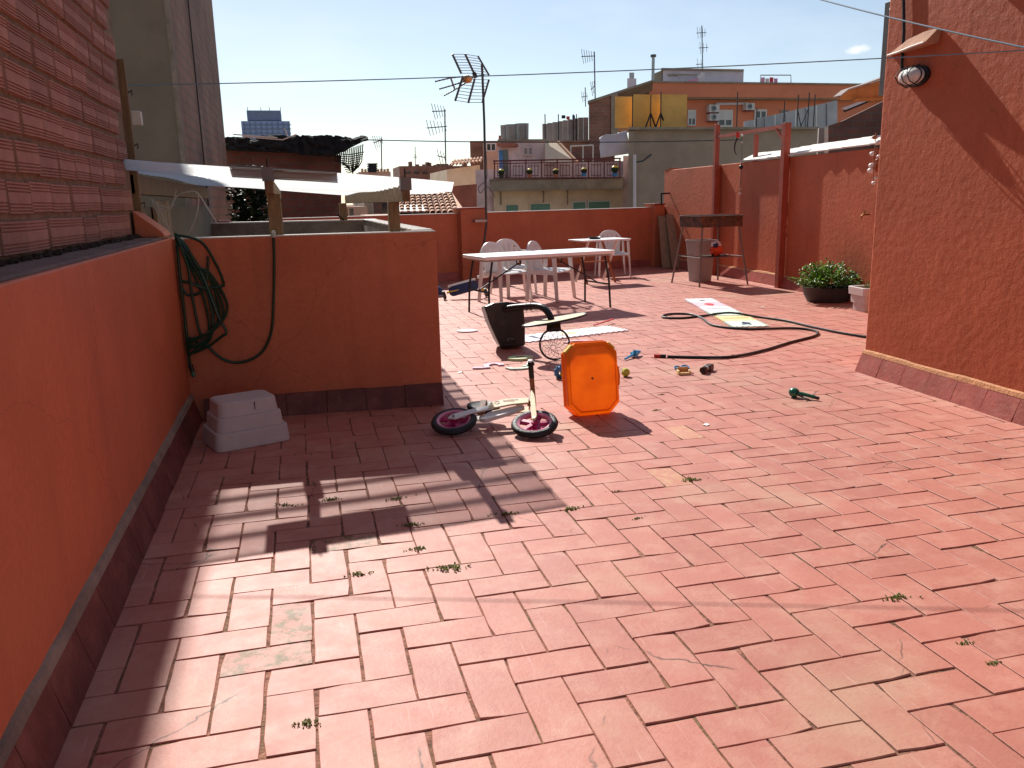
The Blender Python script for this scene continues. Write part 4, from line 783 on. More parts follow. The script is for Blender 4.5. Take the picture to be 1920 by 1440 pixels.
foam_piece(stroke([(-.15, -.04), (-.08, -.07), (-.03, -.08), (-.02, .0), (.03, .06), (.09, .06), (.12, .0), (.11, -.04)], .055), (1.42, 4.90, 0), 0.1, 'lilac_foam', 'lilac foam numeral five, curved, left of the bicycle handlebar')
ring = [(.09 * math.cos(a), .12 * math.sin(a)) for a in [2 * math.pi * k / 26 for k in range(26)]]
foam_piece(ring, (1.77, 5.12, 0), -1.4, 'green_foam', 'pale green oval foam piece behind the bicycle handlebar', hole=[(x * .4, y * .4) for x, y in ring], h=.022)
foam_piece(stroke([(-.10, .03), (-.08, -.03), (0, -.05), (.08, -.03), (.10, .03), (.04, .05)], .05), (1.66, 4.72, 0), 0.0, 'mint_foam', 'mint foam numeral piece, right in front of the green one')
foam_piece(stroke([(-.12, -.03), (-.04, .03), (.06, .02), (.13, -.03)], .05), (2.52, 5.80, 0), .1, 'pink_foam', 'pinkish foam piece above the top of the orange lid')
# ---- fallen toy basketball hoop
hb_ = empty('toy_basketball_hoop', (1.85, 5.72, 0), 0, 'toppled black toy basketball hoop with round board and net', 'toy hoop'); O = Vector(hb_.location)
Yb = 5.62
def hq(x, y, Y): return at(x, y, Y) - O
fr = [hq(908, 575, Yb), hq(925, 568, Yb), hq(950, 565.5, Yb), hq(970, 568, Yb), hq(982, 574, Yb), hq(985, 610, Yb), hq(985, 648, Yb), hq(940, 653, Yb), hq(933, 640, Yb), hq(918, 606, Yb)]
back = [p + Vector((.02, .26, -.02)) for p in fr]
for q in back: q.z = max(q.z * .96, .01)
for q in fr: q.z = max(q.z, .004)
k = len(fr)
MB().add(fr + back, [tuple(range(k)), tuple(range(2 * k - 1, k - 1, -1))] + [(i, k + i, k + (i + 1) % k, (i + 1) % k) for i in range(k)]).build('base', 'black_plastic', hb_, bevel=.015)
hbase = [c for c in bpy.data.objects if c.parent == hb_ and c.name.startswith('base')][0]
slot = [(x * .045, y * .026) for x, y in rrect(1.6, 1.3, .5)]
cs = hq(958, 637, Yb)
cut = MB().prism(slot, -.6, .2, Matrix.Translation(cs) @ Matrix.Rotation(math.pi / 2, 4, 'X')).build('cutter', None)
cut.location = hb_.location; md = hbase.modifiers.new('cut', 'BOOLEAN'); md.object = cut; md.operation = 'DIFFERENCE'; md.solver = 'EXACT'
bpy.context.view_layer.update(); dg = bpy.context.evaluated_depsgraph_get(); nme = bpy.data.meshes.new_from_object(hbase.evaluated_get(dg)); hbase.modifiers.clear(); hbase.data = nme; bpy.data.objects.remove(cut)
pole = spline([hq(946, 580, Yb), hq(962, 577, 5.55), hq(985, 575, 5.42), hq(1003, 574, 5.30), hq(1018, 577, 5.2), hq(1030, 590, 5.12), hq(1038, 612, 5.06)], 6)
MB().tube(pole, .031, 14).build('pole', 'black_plastic', hb_, smooth=True)
for x, y, Y in ((988, 575, 5.41), (996, 574.5, 5.35)): MB().torus(.032, .006, 18, 6, Matrix.Translation(hq(x, y, Y)) @ Matrix.Rotation(math.pi / 2, 4, 'X') @ Matrix.Rotation(.9, 4, 'Y')).build('pole_collar', 'black_plastic', hb_, smooth=True)
bc = hq(1040, 600, 5.05); ex = (hq(1097, 589, 5.08) - hq(982, 612, 5.02)); hw = ex.length / 2; ex.normalize(); ey = Vector((0.05, .99, -.045)); ey = (ey - ex * ey.dot(ex)).normalized(); ez = ex.cross(ey)
Mb = Matrix(((ex.x, ey.x, ez.x, bc.x), (ex.y, ey.y, ez.y, bc.y), (ex.z, ey.z, ez.z, bc.z), (0, 0, 0, 1)))
el = [(hw * math.cos(a), .16 * math.sin(a)) for a in [2 * math.pi * i / 40 for i in range(40)]]
bo = MB().prism(el, -.006, .006, Mb).build('backboard', 'ply', hb_)
MB().tube([Mb @ Vector((x * 1.01, y * 1.01, 0)) for x, y in el + el[:1]], .010, 8).build('board_rim', 'black_plastic', bo, smooth=True)
MB().prism([(x * .3 + .1, y * .45) for x, y in el], -.0085, -.0068, Mb).build('board_print', 'toy_orange', bo)
MB().prism([(x * .16 + .09, y * .25) for x, y in el], -.0105, -.0088, Mb).build('board_print', 'brown_wood', bo)
rc = hq(1040, 648, 4.96); rc.z = .147
Mr = Matrix.Translation(rc) @ Matrix.Rotation(math.radians(84), 4, 'X') @ Matrix.Rotation(0, 4, 'Z')
br_ = MB(); a0 = hq(1029, 604, 5.05); br_.hexa([rc + Vector((-.07, .01, .11)), rc + Vector((.07, .01, .11)), rc + Vector((.07, .035, .11)), rc + Vector((-.07, .035, .11))], [a0 + Vector((-.01, 0, 0)), a0 + Vector((.11, 0, 0)), a0 + Vector((.11, .03, 0)), a0 + Vector((-.01, .03, 0))]); br_.build('bracket', 'black_plastic', hb_, bevel=.006)
MB().torus(.138, .0085, 40, 8, Mr).build('ring', 'black_plastic', hb_, smooth=True)
for kk in range(12):
    a = kk * math.pi / 6; MB().box(-.007, .007, -.012, .012, -.008, .008, Mr @ Matrix.Rotation(a, 4, 'Z') @ Matrix.Translation((.134, 0, 0))).build('net_hook', 'black_plastic', hb_)
nt = MB(); Lr = [(.134, 0), (.118, -.02), (.093, -.045), (.062, -.06), (.035, -.055), (.018, -.05)]
def npt(i, a): r, z = Lr[i]; return Mr @ Vector((r * math.cos(a) + .008 * noise.noise(Vector((a * 3, i, 0))), r * math.sin(a) - .012 * i * .6 + .008 * noise.noise(Vector((a * 3, i, 5))), z))
for i in range(len(Lr) - 1):
    for kk in range(12):
        a = (kk + .5 * (i % 2)) * math.pi / 6
        for s in (-1, 1): nt.tube([npt(i, a), npt(i + 1, a + s * math.pi / 12)], .0016, 4, cap=False)
nt.build('net', 'black_plastic', hb_)
# ---- orange octagonal lid
ld = empty('orange_sandpit_cover', (1.725, 3.03, 0), 0, 'orange octagonal plastic sandpit lid standing on edge in the sun', 'sandpit lid')
Tl = Matrix.Rotation(math.radians(2), 4, 'Z') @ Matrix.Translation((0, 0, .008)) @ Matrix.Rotation(math.radians(-9), 4, 'X')
def octo(w, h, c): return [(-w / 2 + c, 0), (w / 2 - c, 0), (w / 2, c), (w / 2, h - c), (w / 2 - c, h), (-w / 2 + c, h), (-w / 2, h - c), (-w / 2, c)]
oc = octo(.355, .475, .07); oi = [(x * .90, .24 + (y - .24) * .90) for x, y in oc]; orr = [(x * 1.035, .24 + (y - .24) * 1.03) for x, y in oc]
def l3(p, d): return Tl @ Vector((p[0], d, p[1]))
b = MB(); b.add([l3(p, -.022) for p in oi] + [l3(p, -.017) for p in oi], [tuple(range(8)), tuple(range(15, 7, -1))] + [(i, (i + 1) % 8, 8 + (i + 1) % 8, 8 + i) for i in range(8)]); b.build('panel', 'orange_plastic', ld, bevel=.004)
def band(a, da, c, dc): return MB().add([l3(p, da) for p in a] + [l3(p, dc) for p in c], [(i, (i + 1) % 8, 8 + (i + 1) % 8, 8 + i) for i in range(8)])
b = band([(x * .985, .24 + (y - .24) * .985) for x, y in oi], -.0235, oc, -.012); b2_ = band(oc, -.012, oc, .045); b.add(b2_.v, b2_.f); b3 = band(oc, .045, orr, .046); b.add(b3.v, b3.f); b4 = band(orr, .046, orr, .062); b.add(b4.v, b4.f)
ob = b.build('rim', 'orange_plastic', ld); md = ob.modifiers.new('solid', 'SOLIDIFY'); md.thickness = .004
for (x, z, w) in ((-.15, .44, .07), (.145, .445, .06)):
    MB().box(-w / 2, w / 2, -.01, .04, -.012, .012, Tl @ Matrix.Translation((x, 0, z)) @ Matrix.Rotation(math.radians(-42 if x < 0 else 42), 4, 'Y')).build('clip', 'yellow', ld, bevel=.004)
MB().prism([(0, -.08), (.018, -.06), (.024, 0), (.018, .06), (0, .08)], -.02, .02, Tl @ Matrix.Translation((.178, .02, .24)) @ Matrix.Rotation(math.pi / 2, 4, 'X')).build('side_grip', 'orange_plastic', ld)
MB().lathe([(.001, -.002), (.006, -.002), (.009, 0)], 12, Tl @ Matrix.Translation((-.005, -.0225, .24)) @ Matrix.Rotation(math.pi / 2, 4, 'X') @ Matrix.Diagonal((1, 1, -1, 1))).build('moulding_mark', 'brown_wood', ld)
# ---- balance bicycle lying on its side
bk_ = empty('balance_bicycle', (1.0, 2.85, 0), 0, "child's wooden balance bicycle with magenta wheels lying on its side", 'bicycle')
e1 = Vector((.465, -.23, 0)).normalized(); hh = Vector((-e1.y, e1.x, 0)); t_ = math.radians(17); e2 = hh * math.cos(t_) + Vector((0, 0, math.sin(t_))); n3 = Vector((0, 0, math.cos(t_))) - hh * math.sin(t_)
ctr = Vector((.765, 2.95, .064)) - Vector(bk_.location)
Mk = Matrix(((e1.x, e2.x, n3.x, ctr.x), (e1.y, e2.y, n3.y, ctr.y), (e1.z, e2.z, n3.z, ctr.z), (0, 0, 0, 1)))
def wheel(a, tilt=0.0):
    W = Mk @ Matrix.Translation((a, 0, 0)) @ Matrix.Rotation(tilt, 4, 'X')
    ty = MB().lathe([(.108, -.018), (.125, -.022), (.14, -.014), (.146, 0), (.14, .014), (.125, .022), (.108, .018), (.105, 0), (.108, -.018)], 40, W).build('tyre', 'rubber', bk_, smooth=True)
    MB().lathe([(.092, -.012), (.107, -.02), (.109, 0), (.107, .02), (.092, .012), (.09, 0), (.092, -.012)], 40, W).build('rim', 'pink_rim', bk_, smooth=True)
    sp = MB()
    for k in range(5):
        a_ = k * 2 * math.pi / 5 + .3; sp.hexa([W @ (Matrix.Rotation(a_, 4, 'Z') @ Vector(p)) for p in ((.012, -.020, -.008), (.095, -.034, -.006), (.095, .034, -.006), (.012, .020, -.008))], [W @ (Matrix.Rotation(a_, 4, 'Z') @ Vector(p)) for p in ((.012, -.014, .012), (.095, -.012, .008), (.095, .012, .008), (.012, .014, .012))])
    sp.lathe([(.001, .022), (.02, .022), (.024, -.016), (.001, -.016)], 16, W); sp.build('spokes', 'magenta', bk_)
    MB().lathe([(.001, .05), (.009, .05), (.009, -.05), (.001, -.05)], 10, W).build('axle', 'galv', bk_, smooth=True)
wheel(0); wheel(.515)
def plate(poly, c0, c1, m, nm, bev=.003): return MB().prism(poly, c0, c1, Mk).build(nm, m, bk_, bevel=bev)
for s in (-1, 1):
    c0, c1 = (.026, .036) if s > 0 else (-.036, -.026)
    plate([(-.03, -.02), (-.02, .028), (.10, .098), (.22, .165), (.24, .15), (.235, .115), (.10, .045), (.02, -.025)], c0, c1, 'white_paint', 'rear_stay')
    plate([(.20, .10), (.20, .185), (.30, .235), (.44, .255), (.445, .19), (.34, .165)], c0 + .001 * s, c1 + .002 * s, 'ply', 'frame_side')
    plate([(.503, -.018), (.525, -.018), (.529, .02), (.485, .22), (.455, .33), (.438, .33), (.452, .22)], c0 + (.012 if s > 0 else -.012), c1 + (.012 if s > 0 else -.012), 'ply', 'fork_blade')
plate([(.16, .02), (.20, .01), (.36, .12), (.42, .18), (.40, .21), (.20, .10)], -.012, .014, 'white_paint', 'lower_frame')
plate([(.275, .198), (.275, .212), (.37, .232), (.372, .218)], .0375, .0392, 'brown_wood', 'grip_slot', 0)
MB().torus(.018, .0016, 22, 5, Mk @ Matrix.Translation((.245, .178, .0385))).build('emblem_ring', 'brown_wood', bk_)
for i, (w, x) in enumerate(((.006, -.008), (.006, .0), (.006, .008))): plate([(.245 + x - w / 2, .172), (.245 + x + w / 2, .172), (.245 + x + w / 2, .184), (.245 + x - w / 2, .184)], .0376, .0388, 'brown_wood', 'emblem_mark', 0)
for i in range(6): plate([(.285 + i * .012, .186 + i * .002), (.292 + i * .012, .187 + i * .002), (.293 + i * .012, .196 + i * .002), (.286 + i * .012, .195 + i * .002)], .0376, .0386, 'timber', 'lettering', 0)
plate([(.425, .24), (.465, .235), (.452, .38), (.43, .38)], -.022, .022, 'brown_wood', 'head_tube')
MB().prism([(x * .11 + .13, y * .055 + .245) for x, y in [(math.cos(a), math.sin(a)) for a in [2 * math.pi * i / 24 for i in range(24)]]], -.045, .0, Mk @ Matrix.Translation((0, 0, -.02))).build('saddle', 'black_plastic', bk_, bevel=.008)
plate([(.13, .10), (.17, .12), (.16, .245), (.12, .245)], -.018, .018, 'brown_wood', 'seat_post')
MB().tube([Mk @ Vector((.44, .372, z)) for z in (-.10, 0, .06, .13)], .016, 12).build('handlebar', 'brown_wood', bk_, smooth=True)
MB().tube([Mk @ Vector((.44, .372, z)) for z in (.12, .165, .20, .215)], .0175, 12).build('grip', 'rubber', bk_, smooth=True)
MB().lathe([(.016, .21), (.026, .213), (.026, .222), (.02, .224), (.02, .236), (.001, .238)], 14, Mk @ Matrix.Translation((.44, .372, 0))).build('grip_end', 'black_plastic', bk_, smooth=True)
MB().lathe([(.016, .236), (.016, .246), (.001, .247)], 12, Mk @ Matrix.Translation((.44, .372, 0))).build('end_cap', 'white_plastic', bk_, smooth=True)
# ---- toy scooter by the back wall
sc = empty('toy_scooter', (2.10, 10.05, 0), math.radians(4), 'yellow and black toy scooter lying left of the long table', 'scooter')
MB().prism(rrect(.46, .15, .06), 0, .035, Matrix.Translation((.12, .02, .14)) @ Matrix.Rotation(math.radians(-12), 4, 'Y') @ Matrix.Rotation(math.radians(62), 4, 'X')).build('deck', 'navy', sc, bevel=.008)
MB().prism(rrect(.44, .03, .014), .004, .034, Matrix.Translation((.12, .02, .14)) @ Matrix.Rotation(math.radians(-12), 4, 'Y') @ Matrix.Rotation(math.radians(62), 4, 'X') @ Matrix.Translation((0, .092, 0))).build('grip_tape', 'white_plastic', sc)
MB().tube([(-.14, 0, .10), (.34, 0, .17)], .017, 8).build('frame', 'yellow', sc, smooth=True)
for x, y, z in ((-.19, -.02, .068), (.46, .02, .068)): MB().lathe([(.001, -.02), (.05, -.02), (.066, -.014), (.066, .014), (.05, .02), (.001, .02)], 20, Matrix.Translation((x, y, z)) @ Matrix.Rotation(math.radians(75), 4, 'Y')).build('wheel', 'rubber', sc, smooth=True)
MB().tube([(.36, 0, .17), (.42, 0, .10), (.46, 0, .07)], .016, 8).build('fork', 'yellow', sc, smooth=True); MB().tube([(.36, 0, .15), (.40, 0, .29)], .018, 8).build('stem', 'yellow', sc, smooth=True)
MB().tube([(.33, 0, .30), (.50, 0, .315)], .026, 10).build('handle', 'white_plastic', sc, smooth=True)
hm = empty('blue_helmet', (1.80, 10.55, 0), 0, 'dark blue object half hidden by the low wall corner', 'helmet')
b = MB(); b.lathe([(.17, 0), (.175, .05), (.15, .12), (.09, .165), (.001, .18)], 24, Matrix.Diagonal((1.15, .9, 1, 1))); b.build('shell', 'navy', hm, smooth=True); MB().torus(.165, .012, 28, 6, Matrix.Diagonal((1.15, .9, 1, 1)) @ Matrix.Translation((0, 0, .012))).build('edge', 'white_plastic', hm, smooth=True)
# ---- weeds in the joints
WD = [((1.75, 1.65), .055, 'largest weed tuft, in the joint below the orange lid'), ((1.87, .28), .05, 'bushy weed tuft in the joints at the lower right'), ((1.86, -.16), .03, 'small weed at the right edge of the near floor'), ((1.87, -.04), .03, 'flat weed in the dark joint at the far lower right'), ((.39, .99), .06, 'wide weed tuft just in front of the roof shadow'), ((.03, 1.04), .045, 'weed tuft on the cracked tile left of centre'), ((-.17, .12), .04, 'weed tuft in a joint at the bottom left'), ((.30, 1.48), .05, 'weed tuft at the front edge of the roof shadow'), ((.27, 1.84), .045, 'weed inside the striped roof shadow'), ((1.05, 1.45), .05, 'weed tuft at the right corner of the roof shadow'), ((.73, 1.48), .05, 'weed tuft beside the right post shadow'), ((1.33, 1.61), .03, 'thin weed in a joint between bicycle and big tuft'), ((1.29, 1.25), .025, 'tiny weed on a tile in front of the bicycle'), ((.29, 1.21), .045, 'yellowish weed in the joint before the roof shadow'), ((-.04, 1.92), .045, 'weed in the bright stripe beside the post shadow'), ((-.25, 1.91), .045, 'leftmost weed in the bright stripe of the roof shadow'), ((2.16, 3.01), .03, 'dry weed in the joint right of the orange lid'), ((2.39, 3.42), .03, 'small brown weed between the ball and the spray gun')]
random.seed(78)
for (p, s, lb) in WD:
    b = MB()
    for k in range(int(26 * s / .04) + 14):
        a = U(0, 6.28); r = abs(random.gauss(0, s * .42)); q = Vector((math.cos(a) * r * 1.5, math.sin(a) * r * .35, .001)); d = Vector((math.cos(a) * .8 + U(-.4, .4), math.sin(a) * .8 + U(-.4, .4), U(.25, 1.1))); L = U(.16, .38) * s
        leaf(b, q, d, Vector((U(-.3, .3), U(-.3, .3), 1)), L * .9, L * .35); leaf(b, q + d.normalized() * L * .5, Vector((U(-1, 1), U(-1, 1), .4)), Vector((0, 0, 1)), L * .5, L * .26)
    o = b.build('weed_tuft', 'weed'); o.location = (p[0], p[1], 0); o.rotation_euler = (0, 0, U(-.3, .3)); tag(o, lb, 'weed', 'weeds growing in the tile joints')
# ---- antenna mast
am = empty('antenna_mast', (3.02, 12.72, 0), 0, 'tall TV aerial on a thin mast fixed to the back wall pillar', 'antenna'); OA = Vector(am.location); YA = 12.72
def aq(x, y, dY=0.0): return at(x, y, YA + dY) - OA
MB().tube([(0.0, 0, 0.0), aq(912, 420), aq(910, 330), aq(908, 230), aq(905, 150), aq(903.5, 121)], .021, 10).build('mast', 'dark_pole', am, smooth=True)
for y in (414,): MB().box(-.17, .05, -.02, .22, -.022, .022, Matrix.Translation(aq(908, y))).build('wall_clamp', 'galv', am)
def refl(pL, pM, pR, n, nm):
    for (a, b_) in (pL, pM, pR): MB().bar(a, b_, .022, .03).build('reflector_rib', 'dark_pole', am)
    rd = MB()
    for i in range(n):
        t = i / (n - 1) * .96 + .02; rd.tube([pL[0].lerp(pL[1], t), pM[0].lerp(pM[1], t), pR[0].lerp(pR[1], t)], .0055, 5)
    rd.build(nm, 'galv', am)
refl((aq(848, 101, -.25), aq(865, 138, -.12)), (aq(872, 101, 0), aq(889, 138, .05)), (aq(896, 105, .25), aq(917, 141, .2)), 8, 'reflector_rods')
refl((aq(867, 146, -.12), aq(853.5, 189, -.25)), (aq(890, 148, .05), aq(878, 193, 0)), (aq(917, 149, .2), aq(904, 193, .25)), 8, 'reflector_rods')
for L in ([(875, 143), (845, 146), (816, 153)], [(872, 152), (848, 160), (824, 167)], [(872, 156), (850, 170), (833, 179)]):
    P3 = [aq(x, y, -.1 - .1 * i) for i, (x, y) in enumerate(L)]; MB().tube(P3, .012, 6).build('director_boom', 'dark_pole', am, smooth=True)
    dd = MB()
    for t in range(9):
        f = t / 8 * 1.98; i = min(int(f), 1); c = P3[i].lerp(P3[i + 1], f - i); dd.tube([c + Vector((-.02, -.09, .0)), c + Vector((.02, .09, 0))], .005, 5)
    dd.build('directors', 'dark_pole', am)
MB().bar(aq(845, 146, -.2), aq(853, 168, -.2), .045, .02).build('boom_bracket', 'grey_steel', am)
MB().bar(aq(872, 145, -.1), aq(880, 152, -.05), .14, .09).build('dipole_box', 'toy_orange', am, bevel=.01)
MB().tube([aq(880, 148, -.05), aq(892, 143, 0), aq(908, 141, 0)], .014, 6).build('boom', 'dark_pole', am)
MB().bar(aq(888, 136), aq(893, 146), .05, .06).build('bracket', 'black_metal', am)
b = MB(); b.tube(spline([aq(905, 150, -.02), aq(909, 250, -.03), aq(913, 330, -.03), aq(903, 345, -.04), aq(897, 352, -.04), aq(901, 362, -.04), aq(912, 350, -.03), aq(922, 358, -.03), aq(928, 370, -.03)], 6), .006, 5); b.build('aerial_cable', 'cable_dark', am)
# ---- pergola frame
pg = empty('pergola_frame', (7.0, 9.5, 0), 0, 'red painted steel frame standing against the right wall', 'frame')
OP = Vector(pg.location)
def pq(p): return Vector(p) - OP
p1x, p2x = wall_x(11.66) - .05, wall_x(9.32) - .04
za, zb_ = 2.56, 2.40
MB().box(-.04, .04, -.04, .04, 0, za + .05, Matrix.Translation(pq((p1x, 11.66, 0)))).build('post', 'pole_red', pg, bevel=.004)
MB().box(-.05, .05, -.05, .05, 0, zb_ + .03, Matrix.Translation(pq((p2x, 9.32, 0)))).build('post', 'pole_red', pg, bevel=.004)
MB().bar(pq((p1x, 11.66, 2.40)), pq((p2x, 9.32, zb_ - .01)), .05, .05).build('beam', 'pole_red', pg)
MB().bar(pq((p2x, 9.36, 2.17)), pq((p2x, 9.62, 2.385)), .03, .03).build('brace', 'pole_red', pg)
MB().box(-.03, .03, -.03, .03, 1.9, 2.36, Matrix.Translation(pq((wall_x(10.6) + .15, 10.6, 0)))).build('rear_post', 'pole_red', pg)
wc = empty('hanging_charm', (p2x - .02, 10.72, 2.38), 0, 'red and black charm with beads hanging from the red frame', 'ornament')
MB().tube([(0, 0, .02), (0, -.02, -.06)], .028, 8).build('red_tassel', 'red_plastic', wc, smooth=True)
MB().tube(spline([(.0, 0, -.07), (-.04, 0, -.17), (-.035, 0, -.28), (0, 0, -.33)], 5), .018, 8, r1=.005).build('horn', 'black_plastic', wc, smooth=True)
MB().tube([(.02, -.12, .0), (.02, -.13, -.55), (.0, -.14, -.95)], .004, 5).build('string', 'cable_dark', wc)
for z, r, mm in ((-.03, .02, 'white_plastic'), (-.14, .014, 'white_plastic'), (-.53, .035, 'black_plastic'), (-.78, .012, 'black_plastic'), (-.88, .014, 'white_plastic'), (-.95, .018, 'white_plastic')): MB().ball((.015, -.13, z), r, 10, 7).build('bead', mm, wc, smooth=True)
tpz = empty('wall_tap', (6.95, atx(1630, 402, 6.95).y, atx(1630, 402, 6.95).z), 0, 'brass garden tap on the right wall above the plants', 'tap')
MB().tube([(0, 0, 0), (-.09, 0, 0), (-.11, 0, -.015), (-.115, 0, -.06)], .012, 8).build('spout', 'brass', tpz, smooth=True); MB().bar((-.07, -.035, .045), (-.07, .035, .045), .012).build('handle', 'brass', tpz); MB().tube([(-.07, 0, 0), (-.07, 0, .045)], .009, 8).build('stem', 'brass', tpz)
cl = empty('shell_ornament', (6.9, atx(1640, 275, 6.9).y, 1.72), 0, 'cluster of white shells and beads hanging at the wall top', 'ornament')
random.seed(3)
for i in range(12): MB().ball((U(-.03, .03), U(-.10, .06), .35 - i * .05 + U(-.02, .02)), U(.018, .05), 9, 6, (1, 1, .7)).build('shell' if i % 3 else 'wood_bead', 'white_plastic' if i % 3 else 'brown_wood', cl, smooth=True)
MB().tube([(0, 0, .4), (0, -.02, -.25)], .005, 5).build('string', 'brown_wood', cl)
# ---- washing lines
w1 = MB().tube(sag(at(228, 160, 3.85), atx(1990, 90, house_x(1.9) - .02), .03, 40), .0032, 6); tag(w1.build('washing_line', 'line_blue', smooth=True), 'thin blue washing line strung across the whole terrace', 'line')
w2 = MB().tube(sag(at(1400, -42, 5.0), atx(1990, 103, house_x(1.9) - .02), .03, 24), .0055, 6); tag(w2.build('overhead_cable', 'line_blue', smooth=True), 'dark cable sloping down to the house wall at upper right', 'cable')
w3 = MB().tube(sag(at(640, 261, 22), at(1390, 262, 22), .08, 24), .014, 5); tag(w3.build('roof_cable', 'cable_dark', smooth=True), 'thin dark cable stretched between far roofs behind the aerial', 'cable')
# ================================================================== buildings and roofs beyond the terrace
flat('cream', (0.780, 0.611, 0.429), 0.85, 0.12, bump=0.15, bscale=12, stain=(0.30, 0.22, 0.15), stain_amt=.5, stain_scale=.8)
flat('pinkish', (0.754, 0.572, 0.559), 0.85, 0.12, bump=0.1, bscale=12, stain=(0.34, 0.25, 0.22), stain_amt=.55, stain_scale=1.3)
flat('brown_wall', (0.352, 0.277, 0.210), 0.9, 0.1, bump=0.15, bscale=10, stain=(0.16, 0.12, 0.09), stain_amt=.5, stain_scale=.5)
flat('orange_wall', (0.693, 0.223, 0.116), 0.8, 0.1, stain=(0.3, 0.10, 0.06), stain_amt=.4, stain_scale=.6)
flat('lilac_wall', (0.630, 0.570, 0.645), 0.8, 0.1, stain=(0.3, 0.26, 0.28), stain_amt=.4, stain_scale=.9)
flat('yellow_panel', (0.720, 0.405, 0.105), 0.7, 0.1, stain=(0.33, 0.17, 0.05), stain_amt=.5, stain_scale=.8)
flat('fibre_grey', (0.362, 0.319, 0.290), 0.9, 0.12, stain=(0.15, 0.12, 0.11), stain_amt=.6, stain_scale=1.0)
flat('metal_grey', (0.420, 0.434, 0.448), 0.55, 0.15, stain=(0.2, 0.17, 0.15), stain_amt=.4, stain_scale=.8)
flat('shutter_green', (0.130, 0.270, 0.200), 0.6, 0.08)
flat('shutter_white', (0.620, 0.600, 0.570), 0.6, 0.06)
flat('glass_dark', (0.030, 0.035, 0.040), 0.12, 0.3, spec=0.6)
flat('rail_red', (0.160, 0.035, 0.035), 0.5, 0.1)
flat('tower_blue', (0.240, 0.330, 0.540), 0.4, 0.12)
flat('tower_dark', (0.130, 0.169, 0.286), 0.4, 0.12)
flat('roof_tile', (0.580, 0.330, 0.200), 0.85, 0.25, scale=9, isl=.2)
flat('roof_red', (0.360, 0.130, 0.085), 0.85, 0.2, scale=3)
flat('city_wall', (0.540, 0.365, 0.284), 0.9, 0.15)
flat('canvas', (0.620, 0.560, 0.580), 0.8, 0.06)
flat('wood_awning', (0.420, 0.200, 0.055), 0.7, 0.25, scale=6)
flat('cloth_pink', (0.620, 0.280, 0.420), 0.9, 0.3, scale=8)
flat('cloth_dark', (0.020, 0.020, 0.030), 0.9, 0.2)
def brick_tex(name, c1, c2, mort, sc, plane):
    m, n, l, b = nodes_of(name); tc = n.new('ShaderNodeTexCoord'); sp = n.new('ShaderNodeSeparateXYZ'); cb = n.new('ShaderNodeCombineXYZ')
    l.new(tc.outputs['Object'], sp.inputs[0]); l.new(sp.outputs[plane], cb.inputs[0]); l.new(sp.outputs['Z'], cb.inputs[1])
    t = n.new('ShaderNodeTexBrick'); t.inputs['Color1'].default_value = c1 + (1,); t.inputs['Color2'].default_value = c2 + (1,); t.inputs['Mortar'].default_value = mort + (1,); t.inputs['Scale'].default_value = sc; t.inputs['Mortar Size'].default_value = .03; t.inputs['Bias'].default_value = 0
    l.new(cb.outputs[0], t.inputs['Vector']); nz = n.new('ShaderNodeTexNoise'); nz.inputs['Scale'].default_value = 1.1; nz.inputs['Detail'].default_value = 7; l.new(tc.outputs['Object'], nz.inputs['Vector'])
    mx = n.new('ShaderNodeMix'); mx.data_type = 'RGBA'; mx.blend_type = 'MULTIPLY'; mx.inputs['Factor'].default_value = .7
    rp = n.new('ShaderNodeValToRGB'); rp.color_ramp.elements[0].position = .35; rp.color_ramp.elements[0].color = (.5, .48, .46, 1); rp.color_ramp.elements[1].position = .6; l.new(nz.outputs['Fac'], rp.inputs['Fac'])
    l.new(t.outputs['Color'], mx.inputs['A']); l.new(rp.outputs['Color'], mx.inputs['B']); l.new(mx.outputs['Result'], b.inputs['Base Color']); b.inputs['Roughness'].default_value = .9
    bp = n.new('ShaderNodeBump'); bp.inputs['Strength'].default_value = .6; bp.inputs['Distance'].default_value = .02; l.new(t.outputs['Fac'], bp.inputs['Height']); bp.invert = True; l.new(bp.outputs['Normal'], b.inputs['Normal'])
brick_tex('brick_flank', (.29, .185, .13), (.25, .15, .105), (.20, .16, .12), 1.7, 'Y')
brick_tex('brick_front', (.36, .15, .10), (.30, .12, .08), (.28, .2, .15), 1.6, 'X')
brick_tex('brick_dark', (.17, .075, .06), (.13, .06, .05), (.12, .09, .08), 1.7, 'X')
def rect(x0, y0, x1, y1, Y):
    ym = (y0 + y1) / 2; xm = (x0 + x1) / 2; return at(x0, ym, Y).x, at(x1, ym, Y).x, at(xm, y1, Y).z, at(xm, y0, Y).z
GRID = 0.42      # the streets beyond the terrace run askew: side walls lean this much off the terrace axis
def pbox(name, m, par, x0, y0, x1, y1, Y, dep, zb=None, bevel=0):
    a, b_, z0, z1 = rect(x0, y0, x1, y1, Y); o = par.location if par is not None else Vector(); z0 = z0 if zb is None else zb; s = dep * GRID if x0 > 880 else 0.0
    q = [Vector((a, Y, 0)), Vector((b_, Y, 0)), Vector((b_ + s, Y + dep, 0)), Vector((a + s, Y + dep, 0))]
    return MB().hexa([p - o + Vector((0, 0, z0)) for p in q], [p - o + Vector((0, 0, z1)) for p in q]).build(name, m, par, bevel=bevel)
def broot(name, x, y, Y, lb, cat='building', group=None): p = at(x, y, Y); return empty(name, (p.x, Y, -12), 0, lb, cat, group)
